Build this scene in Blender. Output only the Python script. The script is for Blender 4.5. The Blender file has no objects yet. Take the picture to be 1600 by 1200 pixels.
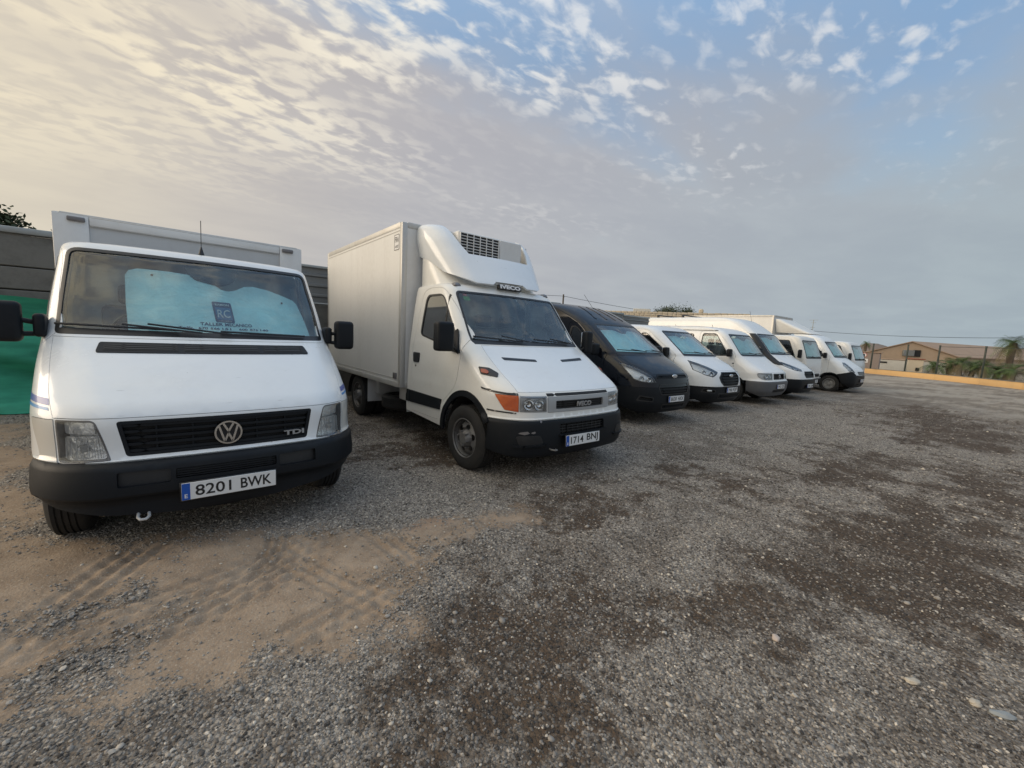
import bpy, bmesh, math, random
import numpy as np
from types import SimpleNamespace
from mathutils import Vector, Matrix
from mathutils.geometry import delaunay_2d_cdt

random.seed(7)
RNG = np.random.default_rng(7)
SC = bpy.context.scene
COL = SC.collection
R = math.radians

# ------------------------------------------------------------------ camera
CAM_F, CAM_YAW, CAM_PITCH, CAM_ROLL, CAM_H = 650.0, R(36.57), R(6.59), R(2.815), 1.47
cam_data = bpy.data.cameras.new('camera')
cam_data.sensor_fit = 'HORIZONTAL'
cam_data.sensor_width = 36.0
cam_data.lens = 36.0 * CAM_F / 1600.0
cam_data.clip_start = 0.05
cam_data.clip_end = 5000.0
cam = bpy.data.objects.new('camera', cam_data)
COL.objects.link(cam)
_f = Vector((math.sin(CAM_YAW) * math.cos(CAM_PITCH), math.cos(CAM_YAW) * math.cos(CAM_PITCH), -math.sin(CAM_PITCH)))
_r = Vector((math.cos(CAM_YAW), -math.sin(CAM_YAW), 0.0))
_u = _r.cross(_f)
_r2 = _r * math.cos(CAM_ROLL) + _u * math.sin(CAM_ROLL)
_u2 = _u * math.cos(CAM_ROLL) - _r * math.sin(CAM_ROLL)
cam.matrix_world = Matrix(((_r2.x, _u2.x, -_f.x, 0.0), (_r2.y, _u2.y, -_f.y, 0.0), (_r2.z, _u2.z, -_f.z, CAM_H), (0, 0, 0, 1)))
SC.camera = cam

# ------------------------------------------------------------------ light
SUN_AZ, SUN_EL = R(-64.0), R(17.0)          # azimuth from +Y towards +X
sun_dir = Vector((math.sin(SUN_AZ) * math.cos(SUN_EL), math.cos(SUN_AZ) * math.cos(SUN_EL), math.sin(SUN_EL)))
sl = bpy.data.lights.new('sun', 'SUN')
sl.energy = 1.5
sl.angle = R(38)
sl.color = (1.0, 0.83, 0.65)
sun = bpy.data.objects.new('sun', sl)
COL.objects.link(sun)
sun.rotation_euler = (-sun_dir).to_track_quat('-Z', 'Y').to_euler()

SC.view_settings.view_transform = 'Standard'
SC.view_settings.look = 'None'
SC.view_settings.gamma = 1.0
SC.view_settings.use_curve_mapping = False
SC.view_settings.exposure = 0.14
SC.render.engine = 'CYCLES'
SC.cycles.max_bounces = 8
SC.cycles.transparent_max_bounces = 12
SC.cycles.use_denoising = True

# ------------------------------------------------------------------ sky: physical sky under a broken layer of high cloud
world = bpy.data.worlds.new('World')
SC.world = world
world.use_nodes = True
wt = world.node_tree
wt.nodes.clear()

class NT:
    """tiny helper for node trees"""
    def __init__(s, t): s.t = t
    def n(s, typ, **kw):
        nd = s.t.nodes.new(typ)
        ins = kw.pop('ins', {})
        for k, v in kw.items(): setattr(nd, k, v)
        for k, v in ins.items(): s.set(nd, k, v)
        return nd
    def set(s, nd, k, v):
        sock = nd.inputs[k]
        if hasattr(v, 'is_output') or isinstance(v, bpy.types.NodeSocket): s.t.links.new(v, sock)
        else: sock.default_value = v
    def math(s, op, a, b=None, c=None, clamp=False):
        nd = s.n('ShaderNodeMath', operation=op, use_clamp=clamp)
        for i, v in enumerate((a, b, c)):
            if v is not None: s.set(nd, i, v)
        return nd.outputs[0]
    def vmath(s, op, a, b=None, out=0):
        nd = s.n('ShaderNodeVectorMath', operation=op)
        s.set(nd, 0, a)
        if b is not None: s.set(nd, 1, b)
        return nd.outputs[out]
    def mix(s, fac, a, b, blend='MIX'):
        nd = s.n('ShaderNodeMix', data_type='RGBA', blend_type=blend)
        s.set(nd, 0, fac); s.set(nd, 6, a); s.set(nd, 7, b)
        return nd.outputs[2]
    def ramp(s, fac, stops, interp='LINEAR'):
        nd = s.n('ShaderNodeValToRGB')
        s.set(nd, 0, fac)
        cr = nd.color_ramp
        cr.interpolation = interp
        while len(cr.elements) < len(stops): cr.elements.new(0.5)
        for e, (p, c) in zip(cr.elements, stops):
            e.position = p
            e.color = c if len(c) == 4 else (*c, 1)
        return nd.outputs[0]
    def noise(s, vec, scale, detail=4, rough=.55, dist=0.0, out=0):
        nd = s.n('ShaderNodeTexNoise', ins={'Scale': scale, 'Detail': detail, 'Roughness': rough, 'Distortion': dist})
        if vec is not None: s.set(nd, 'Vector', vec)
        return nd.outputs[out]
    def mrange(s, v, a, b, c=0.0, d=1.0, smooth=True):
        nd = s.n('ShaderNodeMapRange', interpolation_type='SMOOTHSTEP' if smooth else 'LINEAR')
        for i, q in enumerate((v, a, b, c, d)): s.set(nd, i, q)
        return nd.outputs[0]

def build_sky():
    k = NT(wt)
    out = k.n('ShaderNodeOutputWorld')
    sky = k.n('ShaderNodeTexSky', sky_type='NISHITA', sun_disc=False, sun_elevation=SUN_EL, sun_rotation=SUN_AZ,
              altitude=50.0, air_density=1.0, dust_density=2.2, ozone_density=2.0)
    base = k.vmath('SCALE', sky.outputs[0]); base.node.inputs[3].default_value = 0.12
    tc = k.n('ShaderNodeTexCoord')
    d = k.vmath('NORMALIZE', tc.outputs['Generated'])
    sep = k.n('ShaderNodeSeparateXYZ', ins={0: d})
    z = k.math('MAXIMUM', sep.outputs[2], 0.0)
    h = k.math('ADD', z, 0.10)
    px = k.math('DIVIDE', sep.outputs[0], h)
    py = k.math('DIVIDE', sep.outputs[1], h)
    pv = k.n('ShaderNodeCombineXYZ', ins={0: px, 1: py, 2: 0.0}).outputs[0]
    # nearness to the sun's azimuth: 1 towards the sun, 0 away
    sd = k.vmath('DOT_PRODUCT', d, tuple(sun_dir), out=1)
    near = k.mrange(sd, -0.92, 0.98, smooth=False)
    # cloud sheets (plane projection)
    mp = k.n('ShaderNodeMapping', ins={0: pv, 'Rotation': (0, 0, R(-28)), 'Scale': (1.0, 1.55, 1.0), 'Location': (3.1, 1.7, 0)}).outputs[0]
    big = k.noise(mp, 0.42, 3, .5)
    mid = k.noise(mp, 1.3, 5, .55, .3)
    sm = k.noise(mp, 10.5, 4, .5, .3)
    patch = k.mrange(k.noise(mp, .75, 3, .5), .40, .62)
    soft = k.noise(mp, 2.4, 3, .5)
    cover = k.math('ADD', k.math('MULTIPLY', big, .75), k.math('MULTIPLY', mid, .45))
    cover = k.math('ADD', cover, k.math('MULTIPLY', near, .24))
    lowc = k.mrange(z, 0.08, 0.62, 1.0, 0.0)
    cover = k.math('ADD', cover, k.math('MULTIPLY', lowc, .50))
    sheet = k.mrange(cover, .58, .98)
    # small bright ripples of altocumulus, denser towards the sun
    rip = k.mrange(k.math('ADD', k.math('ADD', sm, k.math('MULTIPLY', soft, .35)), k.math('MULTIPLY', near, .26)), .74, .98)
    rip = k.math('MULTIPLY', rip, k.math('ADD', k.math('MULTIPLY', patch, .88), .12))
    rip = k.math('MULTIPLY', rip, k.mrange(z, .16, .50))
    sheet_col = k.ramp(near, [(0.0, (.345, .41, .445)), (.15, (.385, .42, .45)), (.35, (.43, .435, .455)), (.55, (.475, .455, .455)), (.72, (.565, .51, .455)), (.86, (.76, .66, .49)), (1.0, (.95, .81, .57))])
    lit_col = k.ramp(near, [(0.0, (.56, .62, .66)), (.25, (.74, .74, .74)), (.5, (.86, .83, .77)), (.75, (1.06, .94, .68)), (1.0, (1.25, 1.05, .68))])
    dens = k.mrange(k.math('ADD', mid, k.math('MULTIPLY', big, .5)), .50, .95)
    sheet_col = k.mix(k.math('MULTIPLY', dens, .40), sheet_col, k.vmath('MULTIPLY', sheet_col, (.76, .76, .82)))
    blue = k.mix(.66, base, (.27, .43, .65, 1))
    cy = k.mix(k.mrange(z, .05, .45), (.33, .50, .56, 1), blue)
    c = k.mix(k.math('MULTIPLY', sheet, .90), cy, sheet_col)
    c = k.mix(k.math('MULTIPLY', rip, .72), c, lit_col)
    # overcast skies brighten towards the zenith; boost added to brighten the vehicle fronts
    zen = k.mrange(z, .45, 1.0, 1.0, 1.85)
    c = k.vmath('MULTIPLY', c, k.n('ShaderNodeCombineXYZ', ins={0: zen, 1: zen, 2: zen}).outputs[0])
    bg = k.n('ShaderNodeBackground', ins={0: c, 1: 1.0})
    wt.links.new(bg.outputs[0], out.inputs[0])
build_sky()
# ------------------------------------------------------------------ materials
MATS = {}
def principled(name, col, rough=.5, metal=0.0, coat=0.0, spec=.5, emit=None):
    m = bpy.data.materials.new(name); m.use_nodes = True
    k = NT(m.node_tree); b = m.node_tree.nodes['Principled BSDF']
    b.inputs['Base Color'].default_value = (*col, 1)
    b.inputs['Roughness'].default_value = rough
    b.inputs['Metallic'].default_value = metal
    b.inputs['Coat Weight'].default_value = coat
    b.inputs['Specular IOR Level'].default_value = spec
    MATS[name] = m
    return m, k, b
def obj_coord(k): return k.n('ShaderNodeTexCoord').outputs['Object']
def worn(name, col, rough=.5, metal=0., coat=0., dirt=(.25, .21, .17), amt=.25, scale=3.0, bump=0.0, bscale=60, streak=False, low=None, spec=.5, chips=0.):
    """painted/plastic surface with uneven grime and small relief"""
    m, k, b = principled(name, col, rough, metal, coat, spec)
    co = obj_coord(k)
    v = co
    if streak: v = k.n('ShaderNodeMapping', ins={0: co, 'Scale': (1.0, 1.0, .12)}).outputs[0]
    n1 = k.noise(v, scale, 6, .62)
    n2 = k.noise(co, scale * 9, 3, .6)
    f = k.math('ADD', k.math('MULTIPLY', n1, .75), k.math('MULTIPLY', n2, .25))
    f = k.math('MULTIPLY', k.mrange(f, .42, .78), amt)
    if low:                                             # splashed dirt near the ground
        z = k.n('ShaderNodeSeparateXYZ', ins={0: co}).outputs[2]
        g = k.math('MULTIPLY', k.mrange(k.math('ADD', z, k.math('MULTIPLY', n1, .35)), low[0], low[1], 1, 0), low[2])
        f = k.math('MAXIMUM', f, g)
    k.set(b, 'Base Color', k.mix(f, (*col, 1), (*dirt, 1)))
    k.set(b, 'Roughness', k.math('ADD', rough, k.math('MULTIPLY', f, .25), clamp=True))
    if chips:                                           # stone chips and specks
        vo = k.n('ShaderNodeTexVoronoi', ins={'Vector': co, 'Scale': 11.0})
        sc = k.n('ShaderNodeSeparateColor', ins={0: vo.outputs['Color']}).outputs[0]
        c_ = k.math('MULTIPLY', k.mrange(vo.outputs['Distance'], .035, .06, 1, 0), k.mrange(sc, .72, .76))
        v2 = k.n('ShaderNodeMapping', ins={0: co, 'Rotation': (.3, .2, .5), 'Scale': (2.0, 9.0, 22.0)}).outputs[0]
        sr = k.math('MULTIPLY', k.mrange(k.noise(v2, 2.2, 3, .6), .70, .74), .35)
        src = b.inputs['Base Color'].links[0].from_socket
        k.set(b, 'Base Color', k.mix(k.math('MULTIPLY', k.math('MAXIMUM', c_, sr), chips), src, (.16, .14, .12, 1)))
    if bump:
        bp = k.n('ShaderNodeBump', ins={'Strength': bump, 'Distance': .002, 'Height': k.noise(co, bscale, 3)})
        k.set(b, 'Normal', bp.outputs[0])
    return m
worn('paint_white', (.78, .795, .79), .26, 0, .4, amt=.12, scale=2.2, low=(.3, .85, .16), chips=.7)
worn('paint_cool', (.77, .80, .815), .24, 0, .45, amt=.10, scale=2.0, low=(.3, .8, .12), chips=.6)
worn('paint_cream', (.79, .785, .745), .30, 0, .3, amt=.14, scale=2.4, low=(.35, 1.0, .22), chips=.7)
worn('paint_black', (.005, .006, .010), .10, 0, 0, dirt=(.04, .038, .036), amt=.04, scale=2.5, low=(.3, .6, .06), spec=.38)
worn('panel_white', (.76, .755, .73), .42, 0, 0, dirt=(.36, .33, .29), amt=.28, scale=1.6, streak=True, low=(.4, 1.3, .25))
worn('panel_grey', (.55, .56, .56), .45, 0, 0, amt=.25, scale=2, streak=True)
worn('alloy_rail', (.58, .57, .54), .42, .35, 0, amt=.35, scale=5, streak=True)
worn('plastic_dark', (.009, .011, .014), .48, 0, 0, dirt=(.05, .05, .05), amt=.14, scale=4, bump=.25, bscale=300, low=(.15, .55, .08), spec=.22)
worn('plastic_black', (.012, .013, .015), .42, 0, 0, dirt=(.07, .065, .06), amt=.3, scale=5)
worn('plastic_silver', (.42, .43, .44), .38, .45, 0, amt=.2, scale=6)
worn('rubber', (.016, .016, .016), .78, 0, 0, dirt=(.06, .053, .045), amt=.55, scale=7, bump=.3, bscale=120)
worn('steel_wheel', (.20, .20, .20), .55, .5, 0, dirt=(.11, .085, .065), amt=.85, scale=9)
worn('wheel_silver', (.48, .48, .48), .42, .6, 0, dirt=(.16, .13, .11), amt=.6, scale=9)
worn('hub_rust', (.10, .055, .04), .75, .2, 0, amt=.5, scale=20)
worn('chassis', (.02, .02, .02), .75, 0, 0, dirt=(.09, .075, .06), amt=.7, scale=5)
worn('interior', (.035, .038, .042), .75, 0, 0, amt=.15)
worn('seat_cloth', (.05, .055, .065), .9, 0, 0, amt=.2, scale=12)
principled('seam', (.012, .012, .012), .7)
principled('chrome', (.72, .73, .74), .12, 1.0)
principled('reflector', (.80, .82, .83), .10, 1.0)
principled('ink_black', (.012, .012, .012), .5)
principled('ink_navy', (.012, .035, .13), .5)
principled('ink_white', (.78, .78, .78), .5)
principled('plate_white', (.76, .76, .74), .35)
principled('plate_blue', (.01, .09, .42), .35)
principled('stripe_blue', (.012, .06, .30), .35, 0, .3)
principled('stripe_sky', (.03, .22, .52), .35, 0, .3)
_m, _k, _b = principled('indicator_orange', (.62, .10, .006), .16, 0, .5)
_w = _k.n('ShaderNodeTexWave', bands_direction='Z', ins={'Vector': obj_coord(_k), 'Scale': 28.0, 'Distortion': .6})
_k.set(_b, 'Base Color', _k.mix(_k.noise(obj_coord(_k), 9, 2), (.36, .045, .003, 1), (.74, .15, .012, 1)))
_k.set(_b, 'Normal', _k.n('ShaderNodeBump', ins={'Strength': .5, 'Distance': .01, 'Height': _w.outputs[1]}).outputs[0])
principled('indicator_clear', (.60, .58, .53), .2, 0, .6)
principled('lamp_red', (.30, .02, .012), .2, 0, .5)
principled('lamp_grey', (.16, .15, .15), .25, 0, .5)
principled('light_grey', (.46, .46, .45), .45)

def glass(name, tint, gloss=1.0, dust_haze=.06, dcol=(.36, .41, .43)):
    m = bpy.data.materials.new(name); m.use_nodes = True
    t = m.node_tree; t.nodes.clear(); k = NT(t)
    out = k.n('ShaderNodeOutputMaterial')
    tr = k.n('ShaderNodeBsdfTransparent', ins={0: (*tint, 1)})
    gl = k.n('ShaderNodeBsdfGlossy', ins={0: (1, 1, 1, 1), 'Roughness': .02})
    fr = k.n('ShaderNodeFresnel', ins={0: 1.5})
    mx = k.n('ShaderNodeMixShader', ins={0: k.math('MULTIPLY', fr.outputs[0], gloss, clamp=True), 1: tr.outputs[0], 2: gl.outputs[0]})
    df = k.n('ShaderNodeBsdfDiffuse', ins={0: (*dcol, 1)})
    co = obj_coord(k)
    dn = k.math('MULTIPLY', k.mrange(k.noise(co, 3.5, 6, .65), .35, .8), dust_haze)
    m2 = k.n('ShaderNodeMixShader', ins={0: dn, 1: mx.outputs[0], 2: df.outputs[0]})
    t.links.new(m2.outputs[0], out.inputs[0])
    MATS[name] = m
    return m
glass('glass_clear', (.80, .91, .89), 1.5, .22, (.27, .36, .39))  # bluish dust film also paints sky reflection haze over the panes
glass('glass_tint', (.30, .36, .37), 2.6, .08)
glass('glass_dark', (.05, .06, .065), 1.6, .06)
glass('lens', (.90, .92, .92), 1.5, .12)
glass('lens_hazy', (.94, .95, .95), 2.0, .34, (.82, .84, .83))

def foil_mat():
    m, k, b = principled('foil', (.66, .92, .92), .36, .25)
    co = obj_coord(k)
    w = k.noise(co, 4.0, 5, .55, 1.2)
    bp = k.n('ShaderNodeBump', ins={'Strength': .35, 'Distance': .02, 'Height': w})
    fine = k.n('ShaderNodeBump', ins={'Strength': .25, 'Distance': .004, 'Height': k.noise(co, 70, 2), 'Normal': bp.outputs[0]})
    k.set(b, 'Normal', fine.outputs[0])
foil_mat()

# ------------------------------------------------------------------ object helpers
def link(name, me, parent=None, mats=()):
    o = bpy.data.objects.new(name, me); COL.objects.link(o)
    if me is not None:
        for m in ([mats] if isinstance(mats, str) else mats): me.materials.append(MATS[m])
    if parent is not None: o.parent = parent
    return o
def tag(o, label=None, cat=None, group=None, kind=None):
    if label: o['label'] = label
    if cat: o['category'] = cat
    if group: o['group'] = group
    if kind: o['kind'] = kind
    return o
def thing(name, loc, rz, label, cat, group=None):
    o = bpy.data.objects.new(name, None); COL.objects.link(o)
    o.empty_display_size = .3
    o.location = loc; o.rotation_euler = (0, 0, rz)
    return tag(o, label, cat, group)
def mesh_of(bm, name, smooth=None):
    me = bpy.data.meshes.new(name); bm.to_mesh(me); bm.free()
    if smooth is not None:
        for p in me.polygons: p.use_smooth = True
        me.set_sharp_from_angle(angle=R(smooth))
    return me
def pydata(name, v, f, smooth=None):
    me = bpy.data.meshes.new(name); me.from_pydata([tuple(map(float, q)) for q in v], [], [tuple(map(int, q)) for q in f]); me.update()
    if smooth is not None:
        for p in me.polygons: p.use_smooth = True
        me.set_sharp_from_angle(angle=R(smooth))
    return me
def rbox(name, parent, c, s, mat, bev=.01, rot=None, seg=2, smooth=40, taper=None):
    bm = bmesh.new(); bmesh.ops.create_cube(bm, size=1.0)
    for v in bm.verts:
        v.co = Vector((v.co.x * s[0], v.co.y * s[1], v.co.z * s[2]))
        if taper and v.co.z > 0: v.co.x *= taper[0]; v.co.y *= taper[1]
    if bev > 0: bmesh.ops.bevel(bm, geom=bm.edges[:], offset=min(bev, min(s) * .48), segments=seg, affect='EDGES', profile=.5)
    M = Matrix.Translation(Vector(c))
    if rot is not None: M = M @ (rot.to_4x4() if isinstance(rot, Matrix) else Matrix.Rotation(rot[2], 4, 'Z') @ Matrix.Rotation(rot[1], 4, 'Y') @ Matrix.Rotation(rot[0], 4, 'X'))
    bmesh.ops.transform(bm, matrix=M, verts=bm.verts[:])
    return link(name, mesh_of(bm, name, smooth), parent, mat)
def lathe_data(prof, n=40, axis='X'):
    """prof: (radius, along-axis) pairs"""
    v, f = [], []
    m = len(prof)
    for i in range(n):
        a = 2 * math.pi * i / n
        for r, t in prof:
            p = (t, r * math.cos(a), r * math.sin(a))
            v.append(p if axis == 'X' else (p[1], p[2], p[0]) if axis == 'Z' else (p[1], p[0], p[2]))
    for i in range(n):
        for j in range(m - 1):
            a, b = i * m + j, ((i + 1) % n) * m + j
            f.append((a, a + 1, b + 1, b))
    return v, f
def lathe(name, parent, prof, c, mat, n=40, axis='X', smooth=35, flip=False):
    v, f = lathe_data(prof, n, axis)
    if flip: f = [q[::-1] for q in f]
    me = pydata(name, v, f, smooth)
    bm = bmesh.new(); bm.from_mesh(me); bmesh.ops.remove_doubles(bm, verts=bm.verts[:], dist=1e-5); bmesh.ops.recalc_face_normals(bm, faces=bm.faces[:]); bm.to_mesh(me); bm.free()
    o = link(name, me, parent, mat); o.location = c
    return o
def tube_data(pts, r, n=8, caps=True):
    pts = [Vector(p) for p in pts]; v, f = [], []
    rs = r if isinstance(r, (list, tuple)) else [r] * len(pts)
    prev = None
    for i, p in enumerate(pts):
        t = (pts[min(i + 1, len(pts) - 1)] - pts[max(i - 1, 0)]).normalized()
        if prev is None:
            a = Vector((0, 0, 1)) if abs(t.z) < .9 else Vector((1, 0, 0))
            nrm = t.cross(a).normalized()
        else: nrm = (prev - t * prev.dot(t)).normalized()
        prev = nrm; bn = t.cross(nrm)
        for q in range(n):
            a = 2 * math.pi * q / n
            v.append(p + (nrm * math.cos(a) + bn * math.sin(a)) * rs[i])
    for i in range(len(pts) - 1):
        for q in range(n):
            a, b = i * n + q, i * n + (q + 1) % n
            f.append((a, b, b + n, a + n))
    if caps: f += [tuple(range(n))[::-1], tuple((len(pts) - 1) * n + q for q in range(n))]
    return v, f
def tube(name, parent, pts, r, mat, n=8, smooth=50):
    v, f = tube_data(pts, r, n)
    return link(name, pydata(name, v, f, smooth), parent, mat)
TMP = bpy.data.scenes.new('lettering')          # small side scene so that text converts quickly; removed at the end
def text(name, s, size, M, mat, parent=None, ext=.0, width=None, bold=0.0, align='CENTER'):
    cu = bpy.data.curves.new(name, 'FONT'); cu.body = s; cu.size = size; cu.align_x = align; cu.align_y = 'CENTER'
    cu.extrude = ext; cu.offset = bold; cu.resolution_u = 3
    t = bpy.data.objects.new('tmp_text', cu); TMP.collection.objects.link(t)
    TMP.view_layers[0].update()
    me = bpy.data.meshes.new_from_object(t.evaluated_get(TMP.view_layers[0].depsgraph))
    bpy.data.objects.remove(t); bpy.data.curves.remove(cu)
    xs = [v.co.x for v in me.vertices]; ys = [v.co.y for v in me.vertices]
    if width and xs:
        k = width / (max(xs) - min(xs))
        for v in me.vertices: v.co.x *= k
        xs = [v.co.x for v in me.vertices]
    if align == 'CENTER' and xs:
        cx, cy = (max(xs) + min(xs)) / 2, (max(ys) + min(ys)) / 2
        for v in me.vertices: v.co.x -= cx; v.co.y -= cy
    me.transform(M)
    me.name = name
    me.materials.clear()
    return link(name, me, parent, mat)

# ------------------------------------------------------------------ wrapped body surface
def pchip(xs, ys):
    xs = np.array(xs, float); ys = np.array(ys, float); h = np.diff(xs); d = np.diff(ys) / h
    m = np.zeros(len(xs)); m[0] = d[0]; m[-1] = d[-1]
    for i in range(1, len(xs) - 1):
        if d[i - 1] * d[i] > 0:
            w1 = 2 * h[i] + h[i - 1]; w2 = h[i] + 2 * h[i - 1]; m[i] = (w1 + w2) / (w1 / d[i - 1] + w2 / d[i])
    def f(x):
        x = np.clip(np.asarray(x, float), xs[0], xs[-1]); i = np.clip(np.searchsorted(xs, x) - 1, 0, len(xs) - 2)
        t = (x - xs[i]) / h[i]
        return (2*t**3 - 3*t*t + 1)*ys[i] + (t**3 - 2*t*t + t)*h[i]*m[i] + (-2*t**3 + 3*t*t)*ys[i + 1] + (t**3 - t*t)*h[i]*m[i + 1]
    return f
class Surf:
    """body skin: at each height a U in plan (left side, rounded corner, bowed front, corner, right side).
    rows: z, y of the nose, half width, corner radius, bow"""
    def __init__(s, rows):
        t = np.array(rows, float); s.z0, s.z1 = t[0, 0], t[-1, 0]
        s.yF, s.w, s.r, s.bow = [pchip(t[:, 0], t[:, k]) for k in (1, 2, 3, 4)]
    def fy(s, x, z):
        ax = np.abs(x); w = s.w(z); r = s.r(z); ax = np.minimum(ax, w); d = np.clip(ax - (w - r), 0, r)
        return s.yF(z) + s.bow(z) * (ax / w) ** 2 + r - np.sqrt(np.maximum(r * r - d * d, 0))
    def yc(s, z): return s.yF(z) + s.bow(z) + s.r(z)
    def ax_at(s, y, z):
        w = s.w(z); r = s.r(z); yF = s.yF(z); bow = s.bow(z); k = w - r
        lo = np.zeros_like(w + y); hi = w + 0 * y
        for _ in range(26):
            m = (lo + hi) * .5; d = np.minimum(np.maximum(m - k, 0), r)
            g = yF + bow * (m / w) ** 2 + r - np.sqrt(np.maximum(r * r - d * d, 0)) < y
            lo = np.where(g, m, lo); hi = np.where(g, hi, m)
        return hi
    def u(s, tagc, a, z):
        a = np.asarray(a, float); z = np.asarray(z, float); w = s.w(z); r = s.r(z); k = w - r
        if tagc == 'F': sg = np.where(a < 0, -1., 1.); ax = np.minimum(np.abs(a), w); extra = 0
        else:
            sg = -1. if tagc == 'L' else 1.
            yc = s.yc(z); ax = w + 0 * a if np.all(a >= yc) else np.where(a >= yc, w, s.ax_at(a, z)); extra = np.maximum(a - yc, 0)
        th = np.arcsin(np.clip((ax - k) / r, 0, 1))
        return sg * (np.where(ax <= k, ax, k + r * th) + extra)
    def P(s, u, z):
        u = np.asarray(u, float); z = np.asarray(z, float); w = s.w(z); r = s.r(z); k = w - r; au = np.abs(u)
        th = np.clip((au - k) / r, 0, math.pi / 2)
        ax = np.where(au <= k, au, k + r * np.sin(th))
        y = np.where(au <= k, s.yF(z) + s.bow(z) * (ax / w) ** 2, s.yF(z) + s.bow(z) * (ax / w) ** 2 + r * (1 - np.cos(th)))
        y = y + np.maximum(au - k - r * math.pi / 2, 0)
        return np.stack([np.sign(u) * ax, y, z], -1)
    def N(s, u, z):
        e = 2e-3
        zl, zh = np.maximum(z - e, s.z0), np.minimum(z + e, s.z1)
        du = s.P(u + e, z) - s.P(u - e, z); dz = s.P(u, zh) - s.P(u, zl)
        n = np.cross(du, dz); return n / np.maximum(np.linalg.norm(n, axis=-1, keepdims=True), 1e-9)
    def pt(s, tagc, a, z, off=0.0):
        u = s.u(tagc, a, z); p = s.P(u, np.float64(z)); return Vector(p + s.N(u, np.float64(z)) * off)
    def uz(s, outline, step=.04):
        """densify a tagged outline into (u, z)"""
        res = []
        n = len(outline)
        for i in range(n):
            A, B = outline[i], outline[(i + 1) % n]
            if A[0] == B[0]:
                L = math.hypot(B[1] - A[1], B[2] - A[2]); m = max(1, int(math.ceil(L / step)))
                t = np.arange(m) / m
                zz = A[2] + (B[2] - A[2]) * t
                uu = s.u(A[0], A[1] + (B[1] - A[1]) * t, zz)
            else:
                ua, ub = float(s.u(A[0], A[1], A[2])), float(s.u(B[0], B[1], B[2]))
                L = math.hypot(ub - ua, B[2] - A[2]); m = max(1, int(math.ceil(L / step))); t = np.arange(m) / m
                uu = ua + (ub - ua) * t; zz = A[2] + (B[2] - A[2]) * t
            res += list(zip(np.atleast_1d(uu), np.atleast_1d(zz)))
        return np.array(res)
def inside(p, poly):
    x, y = p[:, 0][:, None], p[:, 1][:, None]
    x0, y0 = poly[:, 0][None], poly[:, 1][None]; x1, y1 = np.roll(poly[:, 0], -1)[None], np.roll(poly[:, 1], -1)[None]
    c = ((y0 > y) != (y1 > y)) & (x < (x1 - x0) * (y - y0) / (y1 - y0 + 1e-30) + x0)
    return c.sum(1) % 2 == 1
def cdt(poly, holes, pts):
    allp = [tuple(map(float, q)) for q in poly]; ed = [(i, (i + 1) % len(poly)) for i in range(len(poly))]
    for h in holes:
        o = len(allp); allp += [tuple(map(float, q)) for q in h]; ed += [(o + i, o + (i + 1) % len(h)) for i in range(len(h))]
    allp += [tuple(map(float, q)) for q in pts]
    vo, _, fo, _, _, _ = delaunay_2d_cdt([Vector(q) for q in allp], ed, [], 0, 1e-6)
    v = np.array([tuple(q) for q in vo]); f = np.array(fo)
    if len(f) == 0: return v, f
    c = v[f].mean(1)
    ok = inside(c, np.asarray(poly))
    for h in holes: ok &= ~inside(c, np.asarray(h))
    f = f[ok]
    a = v[f]; ar = (a[:, 1, 0] - a[:, 0, 0]) * (a[:, 2, 1] - a[:, 0, 1]) - (a[:, 1, 1] - a[:, 0, 1]) * (a[:, 2, 0] - a[:, 0, 0])
    f[ar < 0] = f[ar < 0][:, ::-1]
    return v, f[np.abs(ar) > 1e-10]
def inset(poly, d):
    """shrink a polygon (N,2) by d (mitred); negative grows it"""
    p = np.asarray(poly, float)
    a = .5 * np.sum(p[:, 0] * np.roll(p[:, 1], -1) - np.roll(p[:, 0], -1) * p[:, 1])
    e = np.roll(p, -1, 0) - p; L = np.linalg.norm(e, axis=1, keepdims=True); e = e / np.maximum(L, 1e-9)
    nr = np.stack([-e[:, 1], e[:, 0]], 1) * (1 if a > 0 else -1)
    m = nr + np.roll(nr, 1, 0); m /= np.maximum(np.linalg.norm(m, axis=1, keepdims=True), 1e-6)
    c = np.maximum((m * nr).sum(1, keepdims=True), .5)
    return p + m * d / c
def rnd(pts, r, n=5):
    """round the corners of a 2-D outline; r may be a list"""
    out = []; m = len(pts); rr = r if isinstance(r, (list, tuple)) else [r] * m
    for i in range(m):
        p = Vector(pts[i]); a = Vector(pts[i - 1]); b = Vector(pts[(i + 1) % m])
        da, db = (a - p), (b - p); q = min(rr[i], da.length * .48, db.length * .48)
        if q < 1e-4: out.append(tuple(p)); continue
        A, B = p + da.normalized() * q, p + db.normalized() * q
        for j in range(n + 1):
            t = j / n; out.append(tuple(A * (1 - t) ** 2 + p * 2 * t * (1 - t) + B * t * t))
    return out
def T(tagc, pts): return [(tagc, p[0], p[1]) for p in pts]
def mir(o): return [({'L': 'R', 'R': 'L', 'F': 'F'}[t], -a if t == 'F' else a, z) for t, a, z in o][::-1]

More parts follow.
